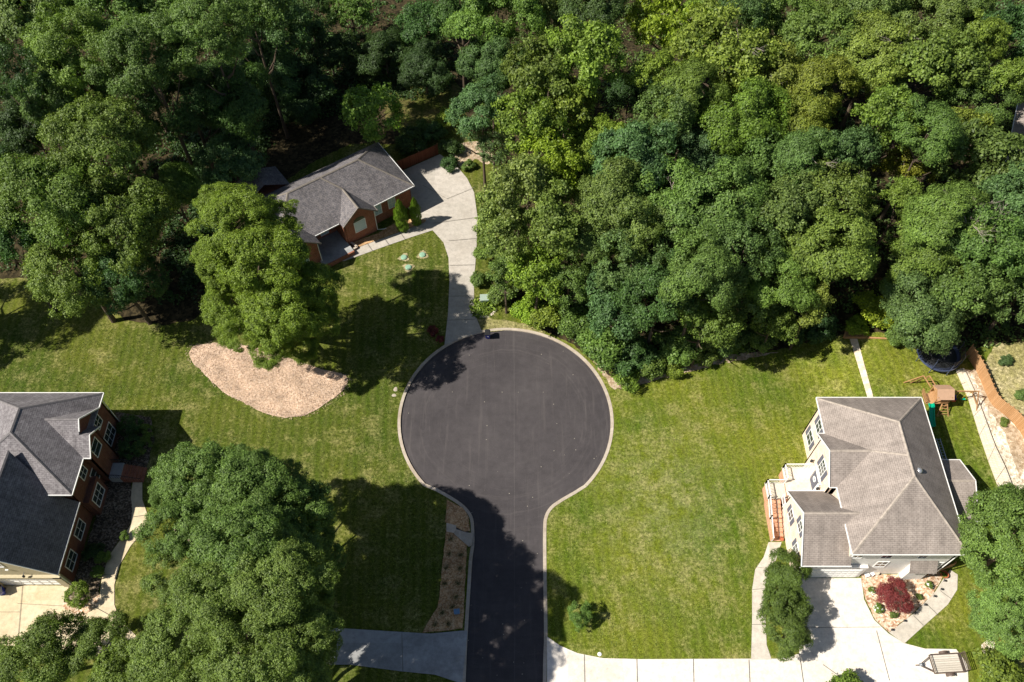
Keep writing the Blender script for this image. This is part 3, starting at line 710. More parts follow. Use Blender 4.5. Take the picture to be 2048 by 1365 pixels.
# garage door recess frame: short return walls
ws.box(-44.9, -44.15, 25.95, 26.25, 0, 2.9); ws.box(-51.6, -51.0, 25.6, 26.25, 0, 2.9); ws.box(-51.6, -44.15, 25.95, 26.25, 2.6, 2.95)
ws.build('siding_wall', M['siding_b'], H)
sf = MB(); sf.box(x0, x1, y0, y1, EZ - .12, EZ - .1); sf.build('soffit', M['white'], H)
gd = MB(); gd.box(-50.98, -44.92, 26.17, 26.24, .03, 2.6); g_ = gd.build('garage_door', M['door_w'], H)
gp = MB()
for i in range(6):
    for j in range(4): gp.box(-50.7 + i * .97, -49.95 + i * .97, 26.14, 26.17, .16 + j * .62, .6 + j * .62)
gp.build('door_panel', M['white'], g_)
Nx = (1, 0, 0); Uy2 = (0, 1, 0)
def ewin(X, yc, z, w_, h_, c=2, r_=2): window(H, (X, yc - w_ / 2, z), Uy2, Nx, w_, h_, c, r_)
ewin(-43.9, 42.0, 4.3, 1.1, 1.5); ewin(-43.9, 42.1, 1.0, 1.9, 1.9, 3, 2)
ewin(-43.1, 38.85, 4.5, 1.4, 1.7, 1, 2); ewin(-43.9, 36.2, 4.3, 1.1, 1.4); ewin(-43.3, 35.1, .9, 1.9, 1.8, 3, 2)
ewin(-43.9, 37.0, 1.6, .9, 1.8, 1, 2)
ewin(-44.15, 31.3, 1.1, 1.7, 1.5); ewin(-44.15, 28.1, 1.0, 1.7, 1.5)
window(H, (-49.9, 26.25, 5.4), (1, 0, 0), (0, -1, 0), 1.5, 1.2, 2, 1)
dt = MB(); dt.box(-48.6, -48.3, 26.1, 26.2, 4.6, 4.75); dt.build('flood_lamp', M['white'], H)
dt = MB(); dt.lathe((-47.4, 25.95, 3.2), [(.05, 0), (.12, .1), (.12, .3), (.03, .4)], 8); dt.bar((-47.4, 25.95, 3.5), (-47.4, 26.25, 3.55), .05); dt.build('wall_lamp', M['black'], H)
dp = MB(); dp.tube([(-43.85, 44.3, EZ - .1), (-43.85, 44.3, .2)], .06, 6); dp.build('downpipe', M['white'], H)
dp = MB(); dp.tube([(-44.1, 26.1, 4.1), (-44.1, 26.1, .2)], .06, 6); dp.build('downpipe', M['white'], H)
# stoop and steps down to the path
st = MB(); st.box(-43.1, -41.9, 37.3, 39.1, 0, 1.1); st.build('stoop', M['drive_d'], H)
st = MB()
for i in range(6): st.box(-41.9 + i * .36, -41.54 + i * .36, 37.3, 39.0, 0, .95 - i * .16)
st.build('steps', M['brick'], H)
for y_ in (37.25, 39.05):
    rl = MB()
    rl.bar((-43.0, y_, 2.0), (-41.9, y_, 2.0), .05); rl.bar((-41.9, y_, 2.0), (-39.7, y_, 1.0), .05)
    for k_ in range(14):
        xx = -43.0 + k_ * .25; zb = 1.1 if xx < -41.9 else max(0, 1.1 - (xx + 41.9) * .45); zt = 2.0 if xx < -41.9 else 2.0 - (xx + 41.9) * .455
        rl.bar((xx, y_, zb), (xx, y_, zt), .025)
    rl.build('railing', M['black'], H)

# ================================================================ back house (turned 35.5 degrees)
E0 = Vector((-12.72, 77.3, 0)); UA = Vector((-.814, -.581, 0)); UB = Vector((-.581, .814, 0))
def Bf(a, b, z): return E0 + UA * a + UB * b + Vector((0, 0, z))
H = thing('brick_bungalow', 'single storey red brick house with charcoal roof behind the tall lawn oak', 'house', Bf(9, 4, 0))
EZ = 3.9; RZ = 7.35
sw = 19.9
c1, c2, c3, c4 = Bf(0, 0, EZ), Bf(0, 9.3, 4.4), Bf(sw, 9.3, 4.4), Bf(sw, -.1, EZ)
r1, r2 = Bf(4.95, 5.1, RZ), Bf(14.9, 5.1, RZ)
rf = MB()
rf.face2([c1, r1, r2, c4], T); rf.face2([c1, c2, r1], T); rf.face2([c2, c3, r2, r1], T); rf.face2([c3, c4, r2], T)
gA, gZ = 8.65, 6.0
def gab(a0_, a1_, bf, bb, ez, gz_):
    am = (a0_ + a1_) / 2
    rf.face2([Bf(a0_, bf, ez), Bf(am, bf, gz_), Bf(am, bb, gz_), Bf(a0_, .2, ez)], T)
    rf.face2([Bf(a1_, bf, ez), Bf(am, bf, gz_), Bf(am, bb, gz_), Bf(a1_, .2, ez)], T)
gab(6.15, 11.1, -1.0, 3.1, EZ - .05, gZ)
gab(14.6, 20.0, -1.6, 3.4, EZ - .05, 6.1)
rf.face2([Bf(13.2, 9.2, 4.4), Bf(16.4, 9.2, 6.2), Bf(16.4, 12.5, 6.2), Bf(13.2, 13.6, 4.0)], T)
rf.face2([Bf(19.6, 9.2, 4.4), Bf(16.4, 9.2, 6.2), Bf(16.4, 12.5, 6.2), Bf(19.6, 13.6, 4.0)], T)
rf.face2([Bf(13.2, 13.6, 4.0), Bf(19.6, 13.6, 4.0), Bf(16.4, 12.5, 6.2)], T)
roofB = rf.build('roof', M['roof_b'], H)
cp = MB()
for a, b in ((c1, r1), (c2, r1), (c3, r2), (c4, r2), (r1, r2), (Bf(8.62, -1, gZ), Bf(8.62, 3.0, gZ)), (Bf(8.6, 3.0, 6.02), Bf(10.4, 5.1, RZ + .02)), (Bf(17.3, -1.6, 6.1), Bf(17.3, 3.2, 6.1))): cap(cp, a, b, .3, .06)
cp.build('ridge_cap', M['cap_b'], roofB)
fz = MB(); dz = Vector((0, 0, -.05))
fas(c1 + dz, c2 + dz); fas(Bf(0, -.03, EZ - .06), Bf(6.1, -.03, EZ - .06)); fas(Bf(11.2, -.1, EZ - .06), Bf(14.6, -.1, EZ - .06))
fz.build('gutter', M['white'], roofB)
fz = MB(); fas(Bf(6.1, -1.03, EZ - .02), Bf(8.62, -1.03, gZ)); fas(Bf(11.15, -1.03, EZ - .02), Bf(8.62, -1.03, gZ)); fas(Bf(6.1, -1, EZ - .1), Bf(6.1, 0, EZ - .1)); fz.build('fascia', M['cap_b'], roofB); fz = MB(); fas(Bf(14.55, -1.63, EZ - .02), Bf(17.3, -1.63, 6.1)); fas(Bf(20.05, -1.63, EZ - .02), Bf(17.3, -1.63, 6.1))
fz.build('fascia', M['cap_b'], roofB)
wb = MB(); F = lambda a, b, z: Bf(a, b, z)
wb.box(.45, 11.0, .45, .65, 0, EZ, F); wb.box(.45, .65, .45, 8.9, 0, EZ + .3, F); wb.box(.45, 19.5, 8.7, 8.9, 0, EZ + .3, F); wb.box(19.3, 19.5, .4, 8.9, 0, EZ, F)
wb.box(10.8, 15.0, 2.0, 2.2, 0, EZ, F); wb.box(10.8, 11.0, -.6, 2.1, 0, EZ, F); wb.box(14.9, 15.1, -1.2, 2.1, 0, EZ, F)
gable_wall(wb, [Bf(6.55, -.62, 0), Bf(10.75, -.62, 0), Bf(10.75, -.62, EZ + .2), Bf(8.62, -.62, gZ - .12), Bf(6.55, -.62, EZ + .2)], -UB)
wb.box(6.55, 6.7, -.6, .5, 0, EZ, F)
gable_wall(wb, [Bf(15.0, -1.25, 0), Bf(19.6, -1.25, 0), Bf(19.6, -1.25, EZ + .1), Bf(17.3, -1.25, 5.95), Bf(15.0, -1.25, EZ + .1)], -UB)
wb.box(19.45, 19.6, -1.2, .5, 0, EZ, F)
wb.box(10.9, 15.6, -2.45, -2.25, 0, .62, F)
wb.box(13.6, 19.2, 8.9, 13.2, 0, 3.9, F)
wb.build('brick_wall', M['brick'], H)
pf = MB(); pf.box(10.9, 15.2, -2.25, 2.0, 0, .58, F); pf.build('porch_floor', M['drive_d'], H)
sf = MB(); sf.add([Bf(.05, .05, EZ - .1), Bf(19.8, .05, EZ - .1), Bf(19.8, 9.2, EZ - .1), Bf(.05, 9.2, EZ - .1)], [(0, 1, 2, 3)]); sf.build('soffit', M['white'], H)
def bwin(a, b, z, w_, h_, c=2, r_=2, pane='blind'): return window(H, Bf(a + w_, b, z), -UA, -UB, w_, h_, c, r_, pane)
bwin(7.95, -.62, 1.6, 1.5, 1.7, 1, 1)
ar = MB(); ce = Bf(8.7, -.66, 3.42)
ar.add([ce] + [ce - UA * (.8 * math.cos(t_)) + Vector((0, 0, .62 * math.sin(t_))) for t_ in np.linspace(0, math.pi, 13)], [(0, i, i + 1) for i in range(1, 13)])
ar.build('arched_pane', M['glass'], H)
bwin(5.0, .45, 1.6, .95, 1.6); bwin(2.9, .45, 1.6, .95, 1.6); bwin(12.2, 2.0, 1.0, 1.0, 2.1, 1, 1)
bwin(16.6, -1.25, 1.5, 1.2, 1.5)
dp = MB(); dp.tube([Bf(15.0, -1.4, EZ), Bf(15.0, -1.4, .1)], .05, 6); dp.build('downpipe', M['white'], H); dp = MB(); dp.tube([Bf(6.5, -.7, EZ - .1), Bf(6.5, -.7, .25), Bf(5.7, -1.0, .12), Bf(5.4, -1.0, .1)], .05, 6); dp.build('downpipe', M['white'], H)

# neighbour's roof at the right edge
H = thing('neighbour_house', 'brown roofed house half hidden by trees at the right edge', 'house', (72, 76, 0))
rf = MB(); A = at(2016, 300, 4); Bq = at(2032, 224, 4)
dirv = (Bq - A).normalized(); ov = Vector((dirv.y, -dirv.x, 0))
P4 = [A - dirv * 3, Bq + dirv * 2, Bq + dirv * 2 + ov * 6 + Vector((0, 0, 2.6)), A - dirv * 3 + ov * 6 + Vector((0, 0, 2.6))]
rf.face2(P4, .1); rf.face2([P4[2], P4[3], A - dirv * 3 + ov * 12, Bq + dirv * 2 + ov * 12], .1)
rf.build('roof', M['roof_r'], H)
wl = MB(); wq = [A - dirv * 2.6 + ov * .4, Bq + dirv * 1.6 + ov * .4, Bq + dirv * 1.6 + ov * 11.6, A - dirv * 2.6 + ov * 11.6]
wl.slab([Vector((p.x, p.y, 0)) for p in wq], 0, 3.95); wl.build('wall', M['siding'], H)
fz = MB(); fas(P4[0] + dz, P4[1] + dz); fz.build('gutter', M['white'], H)

# ---------------------------------------------------------------- foliage
def quads_mesh(name, P, Nn, size, asp=.6, mat='leaf', drop=None):
    n = len(P); Nn = Nn / np.linalg.norm(Nn, axis=1, keepdims=True)
    r_ = nr.normal(size=(n, 3)); t = np.cross(Nn, r_); t /= np.linalg.norm(t, axis=1, keepdims=True) + 1e-9
    b = np.cross(Nn, t)
    s1 = (size * nr.uniform(.7, 1.35, n))[:, None]; s2 = s1 * asp
    V = np.stack([P - t * s1, P + b * s2 - Nn * s1 * .15, P + t * s1, P - b * s2 - Nn * s1 * .15], 1).reshape(-1, 3)
    me = bpy.data.meshes.new(name)
    me.vertices.add(4 * n); me.vertices.foreach_set('co', V.astype(np.float32).ravel())
    me.loops.add(4 * n); me.loops.foreach_set('vertex_index', np.arange(4 * n, dtype=np.int32))
    me.polygons.add(n); me.polygons.foreach_set('loop_start', np.arange(0, 4 * n, 4, dtype=np.int32))
    me.polygons.foreach_set('loop_total', np.full(n, 4, dtype=np.int32))
    me.update(calc_edges=True); me.materials.append(M[mat]); return me

def rand_dir(n):
    d = nr.normal(size=(n, 3)); return d / np.linalg.norm(d, axis=1, keepdims=True)

def crown(name, lobes, per, leaf, lr=(.2, .36), flat=.85, low=-.45, mat='leaf', jit=.45, core=.6, squash=.8, irregular=.25, subs=9, tuft=4):
    # boughs on an uneven ellipsoid, each bough a knot of smaller sprays, each spray covered with leaf tufts
    warp = nr.uniform(0, 6.28, 6); Pn = []; Nn = []
    for i in range(lobes):
        while True:
            d = rand_dir(1)[0]
            if d[2] > low: break
        az = math.atan2(d[1], d[0])
        w_ = 1 + irregular * (math.sin(2 * az + warp[0]) * .5 + math.sin(3 * az + warp[1]) * .4 + math.sin(5 * az + warp[2]) * .3)
        rad = nr.uniform(core, .84) if i > lobes * .15 else nr.uniform(.15, core)
        c = d * rad * w_; c[2] *= flat * nr.uniform(.75, 1.12)
        rl = nr.uniform(*lr)
        sd_ = rand_dir(subs * 2); sd_ = sd_[(sd_ @ d > -.3)][:subs]
        for q in sd_:
            rs_ = rl * nr.uniform(.28, .52); c2 = c + q * rl * nr.uniform(.45, .85) * np.array([1, 1, squash])
            k = max(5, int(per * (rs_ / .14) ** 2 / tuft))
            td = rand_dir(k * 2); td = td[(td @ (d + q) > -.5) & (td[:, 2] > -.5)][:k]
            tp = c2 + td * rs_ * nr.uniform(.8, 1.12, (len(td), 1)) * np.array([1, 1, .75]); m = len(tp)
            Pn.append(np.repeat(tp, tuft, 0) + nr.normal(size=(m * tuft, 3)) * leaf * 1.0)
            Nn.append(np.repeat(td * .75 + q * .3 + d * .2 + np.array([0, 0, .2]), tuft, 0) + nr.normal(size=(m * tuft, 3)) * jit)
    return quads_mesh(name, np.concatenate(Pn), np.concatenate(Nn), leaf, .6, mat)

def cone_crown(name, n, leaf, mat='leaf', top=.12, rr=1, prof=None):
    z = nr.uniform(0, 1, n) ** .9; a = nr.uniform(0, 6.283, n)
    r_ = (prof(z) if prof else (1 - z) ** .75) * (1 + .12 * np.sin(a * 5 + z * 17) + .1 * np.sin(a * 3 - z * 29)) * nr.uniform(.8, 1.05, n)
    P = np.stack([r_ * np.cos(a), r_ * np.sin(a), z], 1)
    N_ = np.stack([np.cos(a), np.sin(a), np.full(n, .5)], 1) + nr.normal(size=(n, 3)) * .45
    return quads_mesh(name, P, N_, leaf, .55, mat)

BIG = [crown('oak_crown', 60, 190, .018, (.16, .30), core=.64, subs=10) for _ in range(4)]                    # wide street oaks, r about 7-9 m
FOR = [crown('forest_crown', n_, p_, l_, lr_, .85, -.3, core=.62, irregular=ir_, jit=j_, subs=sb_) for n_, p_, l_, lr_, ir_, j_, sb_ in ((36, 110, .028, (.2, .36), .25, .45, 9), (30, 150, .023, (.24, .42), .35, .35, 10), (44, 90, .030, (.16, .30), .3, .5, 8), (26, 120, .027, (.28, .46), .4, .4, 13), (52, 100, .025, (.14, .26), .2, .45, 8), (34, 80, .034, (.2, .36), .4, .6, 8), (30, 160, .022, (.22, .44), .3, .35, 12))]       # r about 4-5 m
LOOSE = [crown('loose_crown', 44, 90, .035, (.15, .28), .95, -.4, jit=.6, core=.5, irregular=.35, subs=7) for _ in range(3)]
ROUND = [crown('round_crown', 170, 260, .0165, (.12, .19), .85, -.3, core=.8, irregular=.04, subs=8, jit=.4)]
SHR = [crown('shrub_crown', 14, 50, .055, (.3, .46), .8, -.1, core=.45) for _ in range(3)]
GLB = [crown('globe_crown', 40, 60, .042, (.2, .28), .9, -.3, core=.7, irregular=.04, subs=6) for _ in range(2)]
MAP = [crown('maple_crown', 44, 90, .028, (.18, .3), .55, -.05, 'leaf_red', irregular=.1, core=.55)]
RSH = [crown('red_shrub_crown', 14, 40, .07, (.2, .4), .8, -.1, 'leaf_red', core=.4)]
CYP = [cone_crown('cypress_crown', 5200, .05, prof=lambda z: np.minimum(1, (1 - z) * 2.2 + .05) ** .7 * (.8 + .2 * np.minimum(1, z * 5))) for _ in range(2)]

def trunk_mesh(seed, m='bark'):
    r_ = random.Random(seed); t = MB()
    pts = [Vector((0, 0, -.02)), Vector((.01, .0, .3)), Vector((.02, .02, .6)), Vector((.0, .03, .95))]
    t.tube(pts, [.032, .022, .017, .006], 9)
    for i in range(7):
        z = r_.uniform(.4, .8); a = i * 2.4 + r_.uniform(-.3, .3); L = r_.uniform(.2, .34)
        d = Vector((math.cos(a), math.sin(a), 0))
        b0 = Vector((.015, .015, z))
        t.tube([b0, b0 + d * L * .5 + Vector((0, 0, .06)), b0 + d * L + Vector((0, 0, .17))], [.011, .008, .003], 6)
    o = t.build('trunk', M[m]); me = o.data; bpy.data.objects.remove(o); return me
TRK = [trunk_mesh(i) for i in range(3)]
def twig_mesh(seed, depth=4, n0=4, spread=.6):
    r_ = random.Random(seed); t = MB()
    def br(p, d, L, rad, k):
        q = p + d * L * .5 + Vector((r_.uniform(-.1, .1), r_.uniform(-.1, .1), r_.uniform(-.05, .08))) * L
        e = q + (d + Vector((r_.uniform(-.35, .35), r_.uniform(-.35, .35), r_.uniform(-.2, .3)))).normalized() * L * .5
        t.tube([p, q, e], [rad, rad * .8, rad * .55], 5)
        if k:
            for _ in range(r_.choice((2, 3))):
                nd = (d + Vector((r_.uniform(-1, 1), r_.uniform(-1, 1), r_.uniform(-.6, .6))) * spread).normalized()
                br(e if r_.random() > .3 else q, nd, L * r_.uniform(.6, .8), rad * .55, k - 1)
    for i in range(n0):
        a = i * 6.283 / n0 + r_.uniform(-.5, .5)
        br(Vector((0, 0, 0)), Vector((math.cos(a), math.sin(a), .55)).normalized(), .5, .02, depth)
    o = t.build('dead_limb', M['barkp']); me = o.data; bpy.data.objects.remove(o); return me
TWG = [twig_mesh(3, 3, 1, .6), twig_mesh(8, 3, 2, .6)]
DEAD = twig_mesh(5, 4, 5, .65)

TINT = dict(green=(1, 1, 1), bright=(1.4, 1.3, .75), olive=(1.42, 1.18, .8), gold=(1.8, 1.2, .5), blue=(.88, .95, 1.35), dark=(.4, .48, .58), lime=(1.8, 1.6, .6), pale=(1.5, 1.35, 1.3), mid=(1.15, 1.12, .95), deep=(.56, .68, .75))  # deep and dark: darker greens with the left wood's shade put in
ntree = [0]
GROUND_R = {}
def lobj(name, me, parent, loc=(0, 0, 0), sc=(1, 1, 1), rz=0, tint=None):
    o = bpy.data.objects.new(name, me); COL.objects.link(o); o.parent = parent; o.location = loc; o.scale = sc; o.rotation_euler = (0, 0, rz)
    if tint:
        c = TINT[tint] if isinstance(tint, str) else tint
        j = [rnd.uniform(.88, 1.12) for _ in range(3)]; k_ = rnd.uniform(.88, 1.14)
        o.color = (c[0] * j[0] * k_, c[1] * k_, c[2] * j[2] * k_, 1)
    return o
def mpp(py, z): return (CAMH - z) / (FPX * _s + (py - 682.5) * _c)    # metres per survey unit
def tree(px, py, rp, H, tint, kind, label, name='broadleaf_tree', cat='tree', group=None, vs=.85, trunk=True, twig=0, zc=None):
    if kind in 'FL' and H > 12: H += rnd.uniform(-2.2, 2.2); vs *= 1.12
    r0 = rp * mpp(py, H * .7) * .98
    if zc is None: zc = H - r0 * vs * .85
    p = at(px, py, zc); gz_ = hgt(p.x, p.y)
    root = thing(name, label, cat, (p.x, p.y, gz_), group)
    ms = {'B': BIG, 'F': FOR, 'L': LOOSE, 'R': ROUND, 'S': SHR, 'G': GLB, 'M': MAP, 'RS': RSH}[kind]
    ntree[0] += 1; me = ms[ntree[0] % len(ms)]
    lobj('crown', me, root, (0, 0, zc - gz_), (r0, r0 * rnd.uniform(.93, 1.07), r0 * vs / .85), rnd.uniform(0, 6.28), tint)
    if trunk:
        hh = zc - gz_ + r0 * .3
        lobj('trunk', TRK[ntree[0] % 3], root, (0, 0, 0), (min(hh, r0 * 2.0) * 1.0,) * 2 + (hh,), rnd.uniform(0, 6.28))
    if twig: lobj('dead_limb', TWG[ntree[0] % 2], root, (r0 * .3, -r0 * .35, zc - gz_ + r0 * .40), (r0 * .5,) * 3, rnd.uniform(0, 6.28))
    return root

